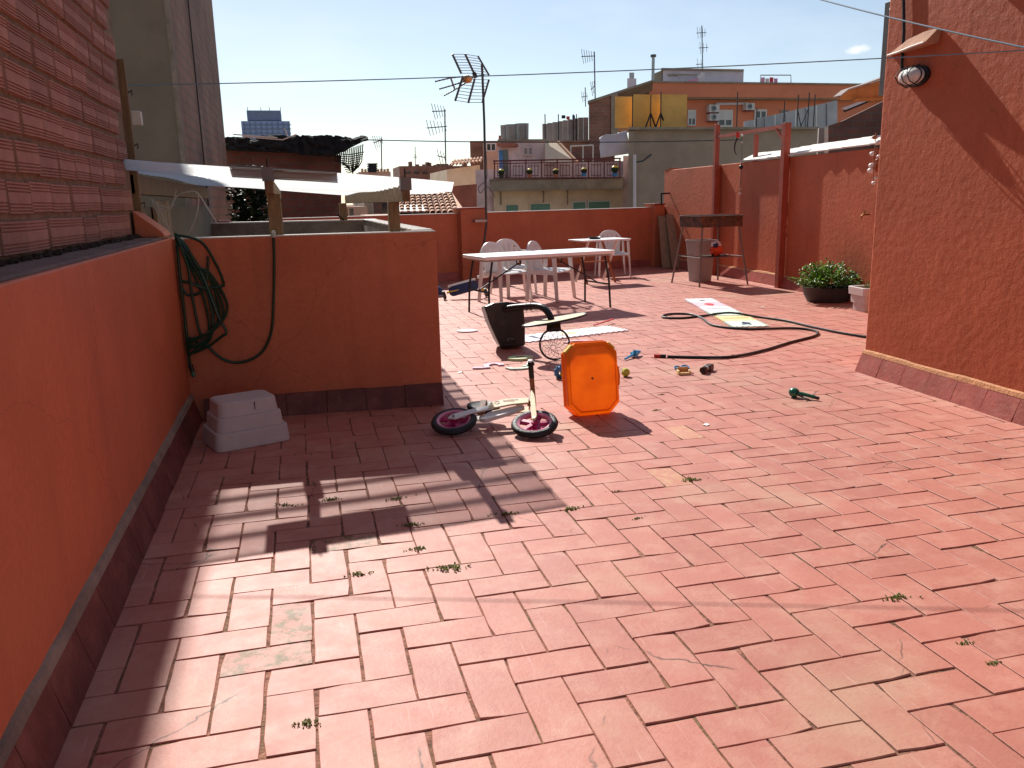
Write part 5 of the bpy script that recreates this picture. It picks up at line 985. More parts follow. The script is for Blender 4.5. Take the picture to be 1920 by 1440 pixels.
def ppoly(name, m, par, pts, Y, dep):
    o = par.location if par is not None else Vector(); P = [at(x, y, Y) - o for x, y in pts]; k = len(P)
    return MB().add(P + [p + Vector((dep * GRID if pts[0][0] > 880 else 0, dep, 0)) for p in P], [tuple(range(k)), tuple(range(2 * k - 1, k - 1, -1))] + [(i, k + i, k + (i + 1) % k, (i + 1) % k) for i in range(k)]).build(name, m, par)
def win(par, x0, y0, x1, y1, Y, fm='shutter_white', pm='glass_dark', shutter=None, d=.06, mull=True):
    o = par.location; a, b_, z0, z1 = rect(x0, y0, x1, y1, Y); a -= o.x; b_ -= o.x; z0 -= o.z; z1 -= o.z; yy = Y - o.y; w = min(.08 if mull else .045, (b_ - a) * .12)
    f = MB(); f.box(a, a + w, yy - d, yy + .05, z0, z1); f.box(b_ - w, b_, yy - d, yy + .05, z0, z1); f.box(a + w, b_ - w, yy - d, yy + .05, z1 - w, z1); f.box(a + w, b_ - w, yy - d - .04, yy + .05, z0, z0 + w)
    if mull: f.box((a + b_) / 2 - w / 2, (a + b_) / 2 + w / 2, yy - d + .01, yy + .05, z0 + w, z1 - w)
    fo_ = f.build('window', fm, par)
    MB().box(a + w, b_ - w, yy - .02, yy + .04, z0 + w, z1 - w).build('pane', pm, fo_)
    if shutter:
        zs = z0 + (z1 - z0) * shutter[1]; n_ = max(3, int((z1 - zs) / .09)); s_ = MB()
        for i in range(n_): s_.box(a + w, b_ - w, yy - .045, yy - .025, zs + (z1 - w - zs) * i / n_ + .006, zs + (z1 - w - zs) * (i + 1) / n_)
        s_.build('shutter', shutter[0], fo_)
# ---- the rendered block on the left with its bare brick flank
ab = empty('apartment_block', (-2.7, 9.05, -3), 0, 'tall block with grey rendered face and bare brick flank, upper left', 'building')
MB().box(-1.9, 1.33, 0, .3, 0, 12.5).build('rendered_wall', 'old_render', ab)
MB().box(-1.9, 1.325, .302, 7.0, 0, 12.5).build('brick_flank', 'brick_flank', ab)
MB().tube([(1.345, 2.2, 4.2), (1.345, 2.25, 10.5)], .012, 6).build('down_cable', 'cable_dark', ab); MB().box(1.29, 1.335, -.012, .06, 0, 10.5).build('corner_bead', 'cement', ab)
# ---- ruinous roof with black netting
nb = broot('netted_shed', 530, 300, 16.6, 'brown rendered shed with black shade net on its roof', 'building')
ppoly('wall', 'brick_dark', nb, [(418, 279), (560, 284), (640, 291), (640, 420), (418, 420)], 16.6, 2.0)
pbox('roof_beam', 'rust', nb, 418, 279, 640, 284, 16.5, .12)
random.seed(11)
nv = []; nf = []; NXn, NYn = 60, 10
for i in range(NXn + 1):
    x = 417 + (690 - 417) * i / NXn
    top = 256 + 6 * noise.noise(Vector((x * .045, 0, 0))) + 4 * noise.noise(Vector((x * .17, 3, 0))) - (2 if 480 < x < 660 else -1); bot = (282 + (x - 417) * .04) if x < 628 else 292 - (x - 628) * .5
    if x < 628 and x > 560: bot += 3
    for j in range(NYn + 1):
        t = j / NYn; p = at(x, top + (bot - top) * t, 16.3) - nb.location; p.y += .10 * noise.noise(Vector((x * .09, t * 4, 1))) + .8 * (1 - t) * .3; nv.append(p)
for i in range(NXn):
    for j in range(NYn): nf.append((i * (NYn + 1) + j, (i + 1) * (NYn + 1) + j, (i + 1) * (NYn + 1) + j + 1, i * (NYn + 1) + j + 1))
no = MB().add(nv, nf).build('shade_net', 'net_black', nb); md = no.modifiers.new('thick', 'SOLIDIFY'); md.thickness = .03
fr_ = MB()
for i in range(15):   # torn open mesh hanging on the right
    x = 630 + i * 3.6; fr_.tube([at(x, 287 - i * 1.2, 16.3) - nb.location, at(x - 2 + U(-1, 1), 306 - abs(i - 8) * .6, 16.3) - nb.location, at(x * .5 + 660 * .5 + U(-1, 1), 326 - abs(i - 9) * 2.2, 16.3) - nb.location], .012, 4)
for k in range(9):
    y = 288 + k * 4.2; fr_.tube([at(630 + k * 2.2 + U(-1, 1), y, 16.3) - nb.location, at(655, y + 2, 16.3) - nb.location, at(683 - k * 2.0, y - 3, 16.3) - nb.location], .010, 4)
fr_.build('torn_mesh', 'net_black', nb)
for (x0, y0, x1, y1) in ((437, 252, 520, 258), (533, 240, 540, 256), (530, 262, 556, 252), (455, 256, 530, 262)): fr_ = MB().tube([at(x0, y0, 16.15) - nb.location, at(x1, y1, 16.15) - nb.location], .012, 5).build('net_cane', 'coping', nb)
# ---- dark ivy mass under the lean-to
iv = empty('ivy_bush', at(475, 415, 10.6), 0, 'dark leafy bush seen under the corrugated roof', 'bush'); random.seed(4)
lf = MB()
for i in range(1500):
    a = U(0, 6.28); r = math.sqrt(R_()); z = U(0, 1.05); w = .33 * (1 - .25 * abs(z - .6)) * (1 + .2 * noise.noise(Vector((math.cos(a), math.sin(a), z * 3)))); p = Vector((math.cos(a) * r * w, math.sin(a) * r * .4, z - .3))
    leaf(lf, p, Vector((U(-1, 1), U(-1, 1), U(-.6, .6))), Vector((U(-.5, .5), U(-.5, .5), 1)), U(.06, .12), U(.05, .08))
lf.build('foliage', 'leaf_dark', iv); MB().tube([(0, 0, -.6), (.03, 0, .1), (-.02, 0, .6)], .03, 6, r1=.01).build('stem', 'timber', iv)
# ---- far tower
tw = broot('far_tower', 500, 240, 240, 'distant blue glass tower with a stepped top on the skyline', 'tower')
pbox('lower_block', 'tower_blue', tw, 455, 227, 546, 300, 240, 14, zb=-12); pbox('upper_block', 'tower_dark', tw, 463, 207, 527, 226, 241, 12)
for i in range(9): pbox('mullion', 'tower_dark', tw, 458 + i * 10.5, 228, 459.4 + i * 10.5, 262, 239.6, .4)
for i in range(4): pbox('floor_band', 'tower_dark', tw, 455, 233 + i * 8, 546, 234.5 + i * 8, 239.7, .3)
for x in (464, 489, 505, 526): pbox('rod', 'dark_pole', tw, x - .5, 201, x + .5, 208, 242, .5)
# ---- roofs between the lean-to and the aerial
def barrel(par, P00, P10, P01, nu, nv_, r, joined, m='roof_tile'):
    P00, P10, P01 = (Vector(p) for p in (P00, P10, P01)); eu = (P10 - P00) / nu; ev = (P01 - P00) / nv_; up = eu.cross(ev).normalized()
    if up.z < 0: up = -up
    def one(b, o):
        n = 5; ring = []
        for f, rr in ((0, 1.0), (1.12, .86)):
            for k in range(n + 1):
                a = math.pi * k / n; ring.append(o + ev * f + eu * (.5 - .46 * rr * math.cos(a)) + up * (r * rr * math.sin(a) + .03 * (1 - f)))
        b.add(ring, [(k, k + 1, n + 2 + k, n + 1 + k) for k in range(n)]); return b
    if joined:
        b = MB()
        for i in range(nu):
            for j in range(nv_): one(b, P00 + eu * i + ev * j)
        o = b.build('roof_tiles', m, par); o['kind'] = 'stuff'
    else:
        me = one(MB(), Vector()).mesh('roof_tile'); me.materials.append(MAT[m])
        for i in range(nu):
            for j in range(nv_): o = bpy.data.objects.new('roof_tile', me); COL.objects.link(o); o.parent = par; o.location = P00 + eu * i + ev * j + up * U(-.006, .006)
rc_ = broot('tiled_roof_house', 800, 380, 19, 'low house with sunlit barrel tile roof and skylight', 'building'); Ow = rc_.location
def rl(x, y, Y): return at(x, y, Y) - Ow
MB().add([rl(735, 407, 17.5), rl(866, 404, 17.5), rl(832, 352, 21.5), rl(735, 352, 21.5)], [(0, 1, 2, 3)]).build('roof_deck', 'roof_red', rc_)
barrel(rc_, rl(737, 404, 17.5), rl(862, 401, 17.5), rl(737, 349, 21.5), 11, 11, .07, False)
MB().bar(rl(866, 402, 17.4), rl(832, 350, 21.6), .16, .12).build('verge', 'roof_tile', rc_)
sk_ = MB().hexa([rl(748, 399, 17.6), rl(802, 398, 17.6), rl(796, 386, 18.6), rl(748, 387, 18.6)], [rl(748, 396, 17.6), rl(802, 395, 17.6), rl(796, 383, 18.6), rl(748, 384, 18.6)]).build('skylight', 'metal_grey', rc_)
pbox('house_wall', 'city_wall', rc_, 700, 404, 870, 440, 17.6, 4, zb=-12)
rw = broot('red_gable_wall', 870, 370, 22, 'plain red-brown wall right of the tiled roof', 'wall')
ppoly('wall', 'roof_red', rw, [(832, 352), (858, 348), (894, 345), (894, 420), (866, 420)], 21.8, .4)
# small houses seen under the lean-to
hA = broot('small_tiled_house', 610, 390, 24, 'small house with tiled roof seen below the lean-to', 'building'); Oh = hA.location
pbox('wall', 'city_wall', hA, 596, 388, 690, 430, 25, 4, zb=-12)
MB().add([at(590, 405, 23) - Oh, at(624, 404, 23) - Oh, at(622, 369, 25.5) - Oh, at(592, 369, 25.5) - Oh], [(0, 1, 2, 3)]).build('roof_deck', 'roof_red', hA)
barrel(hA, at(590, 403, 23) - Oh, at(624, 402, 23) - Oh, at(592, 367, 25.5) - Oh, 5, 6, .10, True)
barrel(hA, at(622, 386, 24.6) - Oh, at(668, 385, 24.6) - Oh, at(622, 374, 26) - Oh, 7, 3, .10, True)
win(hA, 641, 388, 666, 410, 24.98, 'city_wall', 'glass_dark'); pbox('chimney', 'brick_dark', hA, 700, 372, 716, 400, 25, .5)
hB = broot('grey_house', 560, 370, 30, 'grey-brown house with balcony window seen under the lean-to', 'building')
pbox('wall', 'fibre_grey', hB, 505, 345, 600, 430, 30, 6, zb=-12); win(hB, 580, 366, 590, 384, 29.98); pbox('white_awning', 'canvas', hB, 531, 386, 570, 398, 28.4, 1.0); pbox('parapet', 'city_wall', hB, 505, 398, 600, 410, 28.6, .3)
hC = broot('rust_house', 700, 370, 28, 'dark red house with shaded doorway seen between the posts', 'building')
pbox('wall', 'brown_wall', hC, 684, 360, 742, 430, 27, 5, zb=-12); pbox('doorway', 'glass_dark', hC, 713, 380, 736, 402, 26.96, .1)
hD = broot('spiky_roof_house', 700, 320, 40, 'small roof with upright tiles and a black slatted chimney', 'building')
pbox('wall', 'city_wall', hD, 676, 322, 735, 420, 40, 6, zb=-12)
for i in range(9): pbox('ridge_tile', 'roof_tile', hD, 678 + i * 6, 316 + (i % 2), 681.5 + i * 6, 323, 39.9, .4)
for i in range(4): pbox('chimney_slat', 'cloth_dark', hD, 690, 306 + i * 4, 708, 308.4 + i * 4, 39.5, .5)
pbox('chimney_core', 'cloth_dark', hD, 692, 306, 706, 323, 39.6, .3)
fr2 = broot('brick_terrace_row', 830, 310, 70, 'long red-brick parapet with chimneys on the far skyline', 'building')
pbox('parapet', 'brick_front', fr2, 749, 311, 815, 330, 70, 5, zb=-12); pbox('parapet', 'brick_front', fr2, 812, 311, 905, 330, 78, 5, zb=-12)
for x, w, y in ((770, 3, 303), (783, 3, 308), (795, 2, 308), (802, 3, 304), (806, 3, 305), (816, 2, 309), (822, 2.4, 307), (830, 4, 307), (838, 3, 307), (846, 3, 309), (872, 4, 305)): pbox('chimney', 'brick_front', fr2, x - w, y, x + w, 313, 71, .6)
for i in range(3): pbox('parapet_window', 'glass_dark', fr2, 760 + i * 16, 322, 770 + i * 16, 326, 69.95, .1)
lk = broot('low_long_house', 860, 320, 46, 'long low house with tiled eaves left of the cream house', 'building')
ppoly('wall', 'cream', lk, [(838, 318), (900, 309), (900, 420), (838, 420)], 44, 6)
barrel(lk, at(842, 313, 43.5) - lk.location, at(902, 307, 43.5) - lk.location, at(850, 303, 47) - lk.location, 9, 2, .14, True)
bkt = broot('brick_stub_house', 905, 290, 60, 'brick building with small dark windows left of the tanks', 'building')
pbox('wall', 'brick_front', bkt, 882, 264, 952, 330, 60, 8, zb=-12); pbox('side', 'city_wall', bkt, 906, 268, 958, 320, 59, 1); win(bkt, 911, 268, 930, 284, 58.98); pbox('red_top', 'roof_red', bkt, 935, 254, 955, 266, 61, 4)
# ---- cream house with balcony
cr = broot('cream_house', 1040, 370, 30, 'cream house with green shutters and a balcony of potted cacti', 'building')
pbox('wall', 'cream', cr, 926, 350, 1172, 430, 30, 8, zb=-12); pbox('left_pier', 'pinkish', cr, 893, 318, 926, 430, 30.2, 8, zb=-12); pbox('right_pier', 'pinkish', cr, 1168, 292, 1187, 430, 29.9, 8, zb=-12)
bs = pbox('balcony_slab', 'concrete', cr, 918, 335, 1168, 356, 29.2, 1.0)
pbox('terrace_deck', 'concrete', cr, 918, 334, 1168, 336, 29.2, 6)
win(cr, 946, 382, 973, 402, 29.97, 'cream', 'glass_dark', ('shutter_green', .1), mull=False); win(cr, 992, 380, 1033, 402, 29.97, 'cream', 'glass_dark', ('shutter_green', .1), mull=False); win(cr, 1072, 377, 1099, 402, 29.97, 'shutter_white', 'glass_dark', ('shutter_green', .1), mull=False); win(cr, 1101, 376, 1144, 402, 29.97, 'shutter_white', 'glass_dark', ('shutter_green', .1), mull=False)
for x in (938, 1018, 1063): pbox('drain_streak', 'concrete', cr, x, 356, x + 2, 384, 29.95, .1)
pbox('pink_wall', 'pinkish', cr, 990, 303, 1170, 336, 34.5, .4)
# balcony railing
rl_ = MB()
def rpt(x, y, Y=29.15): return at(x, y, Y) - cr.location
railo = empty('balcony_railing', at(1045, 335, 29.15), 0, 'dark red iron balcony railing on the cream house', 'railing')
def rq(x, y, Y=29.15): return at(x, y, Y) - Vector(railo.location)
MB().tube([rq(925, 302), rq(1164, 297)], .03, 6).build('top_rail', 'rail_red', railo); MB().tube([rq(925, 307), rq(1164, 302)], .02, 6).build('mid_rail', 'rail_red', railo); MB().tube([rq(925, 334), rq(1164, 333)], .025, 6).build('bottom_rail', 'rail_red', railo)
for i in range(9):
    x = 927 + i * 29.4; MB().tube([rq(x, 334.5), rq(x, 300 - i * .5)], .028, 6).build('post', 'rail_red', railo)
    if i < 8:
        for dx, y0, y1 in ((6, 309, 331), (11, 306, 333), (17, 306, 333), (23, 309, 331)): MB().tube([rq(x + dx, y1), rq(x + dx, y0 - i * .5)], .014, 5).build('baluster', 'rail_red', railo)
        b = MB(); b.tube([rq(x + 5, 312 - i * .5), rq(x + 24, 312 - i * .5)], .013, 5); b.tube([rq(x + 5, 329), rq(x + 24, 329)], .013, 5); b.build('panel_bars', 'rail_red', railo)
nmx = ('leftmost', 'second from left', 'middle', 'second from right', 'rightmost')
for i, (x, y, mm) in enumerate(((940, 334, 'pot_dark'), (993, 333, 'roof_red'), (1042, 333, 'roof_red'), (1095, 331, 'toy_blue'), (1153, 331, 'toy_blue'))):
    p = at(x, y, 29.0); pc = empty('potted_cactus', p, 0, nmx[i] + ' potted yellow-topped cactus along the balcony edge', 'plant', 'cacti on the balcony')
    s = 1.25 if i == 4 else 1.0
    MB().lathe([(.001, 0), (.07 * s, 0), (.10 * s, .13), (.001, .13)], 14).build('pot', mm, pc, smooth=True); MB().ball((0, 0, .22 * s), .12 * s, 16, 10, (1, 1, .95)).build('cactus_body', 'leaf_dark', pc, smooth=True)
    b = MB(); b.lathe([(.122 * s * math.cos(t), .22 * s + .118 * s * math.sin(t)) for t in (.45, .8, 1.15, 1.56)], 16); b.build('yellow_crown', 'yellow', pc, smooth=True)
# rooftop room on it
rr_ = broot('rooftop_room', 975, 290, 33, 'whitewashed rooftop room with peeling paint behind the balcony', 'building')
pbox('wall', 'pinkish', rr_, 934, 264, 1022, 336, 33, 3); win(rr_, 979, 275, 1000, 292, 32.97, 'pinkish', 'fibre_grey'); pbox('door', 'glass_dark', rr_, 944, 281, 953, 334, 32.95, .1); pbox('door_panel', 'toy_blue', rr_, 936, 282, 943, 334, 32.95, .08); pbox('awning', 'roof_red', rr_, 932, 268, 966, 274, 32.2, .8); pbox('cornice', 'concrete', rr_, 933, 261, 1023, 265, 32.9, 3.2)
tk = []
for i, (x0, x1, y0, lb) in enumerate(((949, 962, 231, 'narrow left one of the grey rooftop water tanks'), (961, 991, 228, 'middle grey rooftop water tank above the white room'), (988, 1014, 224, 'right grey rooftop water tank above the white room'))):
    a, b_, z0, z1 = rect(x0, y0, x1, 262, 34); t = empty('water_tank', ((a + b_) / 2, 35 + .5 * i, z0), 0, lb, 'tank', 'grey rooftop tanks'); r = (b_ - a) / 2; h = z1 - z0
    MB().lathe([(r * .93, 0), (r, h * .96), (r * 1.03, h * .965), (r * 1.03, h), (.001, h + .03)], 26).build('barrel', 'fibre_grey', t, smooth=True); MB().tube([(r * .4, -r - .03, h * 1.0), (r * .4, -r - .03, 0)], .03, 6).build('pipe', 'galv', t)
# grey fence wall with posts and laundry
gf = broot('fibre_fence', 1060, 240, 37, 'tall grey fibre-cement fence on the roof behind the tanks', 'fence')
ppoly('wall_base', 'brick_front', gf, [(1014, 262), (1104, 262), (1104, 330), (1014, 330)], 37.3, 1)
for i in range(9):
    x0 = 1017 + i * 9.6; y0 = 233 - (i + .5) * 1.7; pbox('fence_panel', 'fibre_grey', gf, x0, max(y0, 220), x0 + 9.3, 264, 37 + (i % 2) * .05, .06)
for x in (1022, 1047, 1075, 1081): pbox('fence_post', 'black_metal', gf, x - .8, 214, x + .8, 264, 36.85, .08)
for i, (x, y, w, h, mm, lb) in enumerate(((1053, 216, 7, 6, 'cloth_dark', 'black garment drying above the grey fence'), (1062, 218, 6, 6, 'red_foam', 'dark red garment drying above the grey fence'), (1073, 216, 5, 7, 'navy', 'navy garment drying above the grey fence'))):
    o = pbox('hanging_garment', mm, None, x, y, x + w, y + h, 36.6, .05); tag(o, lb, 'laundry')
lt = broot('canvas_roof', 1070, 285, 33.4, 'beige sloping roof sheet behind the balcony', 'roof'); MB().add([at(1022, 268, 33) - lt.location, at(1046, 267, 34.5) - lt.location, at(1080, 304, 33) - lt.location, at(1022, 304, 31.8) - lt.location, at(1022, 304, 33.5) - lt.location], [(0, 3, 2, 1), (0, 4, 3)]).build('sheet', 'cream', lt); MB().bar(at(1046, 266, 34.4) - lt.location, at(1082, 304, 32.9) - lt.location, .12, .1).build('verge', 'roof_tile', lt)
# ---- brick gable
bg = broot('brick_gable', 1130, 230, 36, 'bare brick gable wall below the yellow screens', 'building')
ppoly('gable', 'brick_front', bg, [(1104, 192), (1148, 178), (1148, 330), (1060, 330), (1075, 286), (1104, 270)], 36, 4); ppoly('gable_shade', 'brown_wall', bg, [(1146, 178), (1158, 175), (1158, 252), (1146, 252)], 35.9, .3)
ppoly('roof_edge', 'concrete', bg, [(1102, 194), (1225, 152), (1225, 149), (1102, 189)], 35.9, 5)
fr_w = MB(); o_ = bg.location
for a_, b_ in (((1070, 274), (1112, 272)), ((1070, 274), (1070, 305)), ((1093, 273), (1093, 305)), ((1112, 272), (1112, 305))): fr_w.tube([at(*a_, 34) - o_, at(*b_, 34) - o_], .03, 5)
fr_w.build('pale_frame', 'coping', bg)
wt = broot('white_tarp', 1155, 270, 27.5, 'white tarpaulin hung over the roof edge beside the brown wall', 'tarpaulin')
nv = []; nf = []
for i in range(13):
    for j in range(9):
        u = i / 12; v = j / 8; x = 1126 + (1181 - 1126) * u + (3 * (1 - u) * (1 - v)); yt = 258 - 14 * u - 4 * math.sin(math.pi * min(1, u * 2.2)) ; yb_ = 296 - 8 * u; p = at(x, yt + (yb_ - yt) * v, 27) - wt.location; p.y += .12 * noise.noise(Vector((u * 4, v * 3, 2))) + .3 * (1 - v); nv.append(p)
nf = [(i * 9 + j, (i + 1) * 9 + j, (i + 1) * 9 + j + 1, i * 9 + j + 1) for i in range(12) for j in range(8)]
o = MB().add(nv, nf).build('sheet', 'canvas', wt, smooth=True); o.modifiers.new('thick', 'SOLIDIFY').thickness = .02
# ---- brown blank-walled house
bh = broot('brown_house', 1350, 310, 26, 'blank brown rendered house wall behind the right boundary wall', 'building')
pbox('wall', 'brown_wall', bh, 1180, 241, 1535, 400, 26, 10, zb=-12); pbox('side_return', 'brown_wall', bh, 1178, 246, 1189, 400, 25.8, .2, zb=-12); pbox('parapet_cap', 'concrete', bh, 1178, 238, 1536, 242.5, 25.75, 10.4)
MB().tube([at(1190, 290, 25.6) - bh.location, at(1190, 400, 25.6) - bh.location], .055, 10).build('drain_pipe', 'canvas', bh, smooth=True); MB().tube([at(1192, 304, 25.6) - bh.location, at(1205, 302, 25.6) - bh.location, at(1221, 290, 25.9) - bh.location], .03, 6).build('branch_pipe', 'cable_dark', bh)
yp = broot('yellow_screens', 1220, 205, 27, 'row of ochre yellow screens on the brown house roof', 'screen')
for i, (x0, x1, y0, Y) in enumerate(((1153, 1185, 181, 28.5), (1187, 1219, 177, 28), (1221, 1238, 177, 28), (1240, 1288, 177, 27.4))): pbox('screen_panel', 'yellow_panel', yp, x0, y0, x1, 240, Y, .08)
for x, y in ((1186, 178), (1220, 177), (1239, 172)):
    pbox('screen_post', 'black_metal', yp, x - 1, y, x + 1, 240, 27.3, .08)
    if x > 1200: b = MB(); b.tube([at(x, 212, 27.25) - yp.location, at(x - 10, 240, 27.0) - yp.location], .03, 5); b.tube([at(x, 212, 27.25) - yp.location, at(x + 10, 240, 27.6) - yp.location], .03, 5); b.build('stay', 'black_metal', yp)
for i, x in enumerate((1381, 1418, 1469, 1494, 1514, 1525)):
    y0 = (172, 203, 190, 178, 173, 177)[i]; p = at(x, 240, 26.3); rp_ = empty('roof_post', p, 0, ('tall thin', 'short thin', 'third thin', 'fourth thin', 'tallest thin', 'last thin')[i] + ' iron post standing on the brown house parapet', 'post', 'iron posts along the parapet'); z1 = at(x, y0, 26.3).z - p.z
    MB().tube([(0, 0, -.05), (0, 0, z1)], .02, 6).build('rod', 'black_metal', rp_)
    if i in (3, 4): MB().tube([(0, 0, z1 * .55), (.25 if i == 3 else -.25, .1, 0)], .02, 5).build('stay', 'black_metal', rp_)
# ---- orange apartment block
ob_ = broot('orange_block', 1400, 190, 40, 'orange apartment block with air conditioners on its facade', 'building')
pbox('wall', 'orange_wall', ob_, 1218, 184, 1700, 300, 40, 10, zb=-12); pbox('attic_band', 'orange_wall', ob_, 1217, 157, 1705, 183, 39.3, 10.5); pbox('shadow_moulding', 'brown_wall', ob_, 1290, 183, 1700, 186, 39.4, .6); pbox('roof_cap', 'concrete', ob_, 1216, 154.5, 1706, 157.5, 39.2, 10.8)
ppoly('side_wall', 'concrete', ob_, [(1150, 179), (1218, 157), (1218, 240), (1150, 240)], 41, 3)
win(ob_, 1289, 206, 1304, 236, 39.97, 'shutter_white', 'glass_dark', ('shutter_white', .45)); win(ob_, 1345, 206, 1373, 238, 39.97, 'shutter_white', 'glass_dark', ('shutter_white', .4)); win(ob_, 1414, 205, 1437, 224, 39.97, 'shutter_white', 'glass_dark', ('shutter_white', .75)); win(ob_, 1463, 206, 1478, 222, 39.97, 'brown_wall')
MB().tube([at(1342, 195, 39.9) - ob_.location, at(1402, 194, 39.9) - ob_.location], .07, 6).build('pipe_run', 'canvas', ob_)
for (x0, y0, x1, y1, lb) in ((1330, 196, 1349, 210, 'upper left air conditioner on the orange block'), (1331, 213, 1349, 226, 'lower left air conditioner on the orange block'), (1399, 193, 1415, 206, 'right air conditioner on the orange block')):
    a, b_, z0, z1 = rect(x0, y0, x1, y1, 39.6); ac = empty('air_conditioner', ((a + b_) / 2, 39.6, (z0 + z1) / 2), 0, lb, 'air conditioner', 'air conditioners on the orange facade'); w = (b_ - a) / 2; h = (z1 - z0) / 2
    MB().box(-w, w, 0, .38, -h, h).build('case', 'shutter_white', ac); MB().lathe([(.001, 0), (h * .72, 0), (h * .76, .02)], 20, Matrix.Translation((w * -.15, -.012, 0)) @ Matrix.Rotation(math.pi / 2, 4, 'X')).build('fan_grille', 'glass_dark', ac); MB().torus(h * .76, .03, 20, 5, Matrix.Translation((w * -.15, -.015, 0)) @ Matrix.Rotation(math.pi / 2, 4, 'X')).build('fan_ring', 'metal_grey', ac); MB().box(-w, w, .05, .33, -h - .06, -h - .001).build('wall_bracket', 'rail_red', ac)
ph = broot('lilac_penthouse', 1320, 142, 44, 'pale lilac penthouse box on top of the orange block', 'building')
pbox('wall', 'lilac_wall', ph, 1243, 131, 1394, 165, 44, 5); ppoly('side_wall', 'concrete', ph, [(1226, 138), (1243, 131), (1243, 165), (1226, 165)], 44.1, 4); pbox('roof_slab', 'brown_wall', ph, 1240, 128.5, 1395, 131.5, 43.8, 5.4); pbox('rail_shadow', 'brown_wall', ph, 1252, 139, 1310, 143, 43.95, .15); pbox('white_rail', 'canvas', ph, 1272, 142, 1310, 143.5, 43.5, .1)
for i in range(5):
    x = 1294 + i * 6; hgt = (6, 7, 9, 16, 20)[i]; p = at(x, 156, 42.6)
    o = pbox('drying_cloth', 'cloth_pink' if i < 3 else 'canvas', None, x - 3.6, 156 - hgt, x + 3.2, 156.5, 42.6 + .15 * i, .06); tag(o, ('small pink cloth drying at the left on the orange block roof', 'rosy cloth drying second from left on the orange roof', 'pink towel drying in the middle on the orange roof', 'pale lilac sheet drying on the orange roof', 'tall white sheet drying on the orange roof')[i], 'laundry', 'washing on the orange block roof')
dr = broot('clothes_airer', 1455, 148, 42, 'metal frame with red and pink washing, right on the orange roof', 'frame'); b = MB(); b.tube([at(1426, 156, 42) - dr.location, at(1426, 141, 42) - dr.location, at(1483, 141, 42) - dr.location, at(1483, 156, 42) - dr.location], .03, 5); b.build('bars', 'galv', dr)
for i in range(4): pbox('cloth', ('cloth_pink', 'canvas', 'red_foam', 'cloth_pink')[i], dr, 1427 + i * 8, 145 + (i % 2) * 2, 1434 + i * 8, 156, 42.1, .05)
cf = broot('roof_flue', 1225, 150, 41, 'thin grey flue with a cap on the orange block', 'chimney'); MB().tube([at(1224, 156, 41) - cf.location, at(1225, 106, 41) - cf.location], .085, 8).build('pipe', 'galv', cf, smooth=True); MB().tube([at(1225, 107, 41) - cf.location, at(1225, 102.5, 41) - cf.location], .15, 10).build('cap', 'dark_pole', cf, smooth=True)
cw = broot('white_chimney', 1184, 155, 41, 'small white chimney with grey cowl on the sloping roof edge', 'chimney'); pbox('stack', 'lilac_wall', cw, 1176, 147, 1193, 172, 41, .5); pbox('cowl', 'metal_grey', cw, 1180, 136, 1189, 147, 41.05, .35)
# ---- grey corrugated wall, brick shed and timber awning right
mg = broot('metal_fence', 1480, 215, 27, 'slanting grey sheet-metal fence on the roof at right', 'fence')
for i in range(9):
    x0 = 1395 + i * 19.5; f = i / 8
    ppoly('metal_panel', 'metal_grey', mg, [(x0, 228 - 36 * f), (x0 + 19, 224 - 36 * f), (x0 + 19, 242 if i < 7 else 290), (x0, 242 if i < 7 else 290)], 27.6 + (i % 2) * .06, .06)
bs_ = broot('brick_shed', 1610, 240, 13.5, 'old dark brick shed behind the right boundary wall', 'building')
ppoly('wall', 'brick_dark', bs_, [(1553, 236), (1580, 227), (1660, 188), (1700, 180), (1700, 330), (1553, 330)], 13.5, .35); ppoly('roof_sheet', 'canvas', bs_, [(1578, 203), (1625, 185), (1632, 187), (1586, 206)], 13.2, .05); ppoly('roof_batten', 'cloth_dark', bs_, [(1586, 205), (1632, 187), (1640, 187), (1590, 208)], 13.25, .25); pbox('side_slab', 'fibre_grey', bs_, 1534, 240, 1554, 300, 14.5, .1)
ppoly('old_coping', 'coping', bs_, [(1480, 283), (1553, 274), (1553, 277), (1480, 287)], 12.9, .3)
wa = empty('timber_awning', at(1640, 165, 8.2), 0, 'weathered timber awning jutting out beside the house corner', 'awning'); Oa = Vector(wa.location)
P = [(1575, 183), (1590, 171), (1625, 160), (1665, 145)]; top = [at(x, y, 8.2) - Oa for x, y in P]; bot = [at(x, y, 8.2) - Oa for x, y in ((1576, 186), (1600, 187), (1630, 186), (1665, 184))]
MB().add(top + bot + [p + Vector((0, .05, 0)) for p in top + bot], [(0, 4, 5, 1), (1, 5, 6, 2), (2, 6, 7, 3), (8, 9, 13, 12), (9, 10, 14, 13), (10, 11, 15, 14), (0, 1, 9, 8), (1, 2, 10, 9), (2, 3, 11, 10), (4, 12, 13, 5), (5, 13, 14, 6), (6, 14, 15, 7), (0, 8, 12, 4), (3, 7, 15, 11)]).build('side_board', 'wood_awning', wa)
for i in range(3): MB().bar(top[i] + Vector((.0, .06, .02)), top[i + 1] + Vector((0, .06, .02)), .16, .02).build('roof_strip', 'fibre_grey', wa)
for i in range(3): MB().bar(bot[0] + Vector((.25 + i * .12, .08 + i * .16, .04)), bot[3] + Vector((0, .08 + i * .16, .05 + .02 * i)), .06, .05).build('rafter', 'timber', wa)
MB().bar(bot[1] + Vector((0, -.02, -.01)), bot[3] + Vector((0, -.02, -.01)), .05, .04).build('front_rail', 'wood_awning', wa)
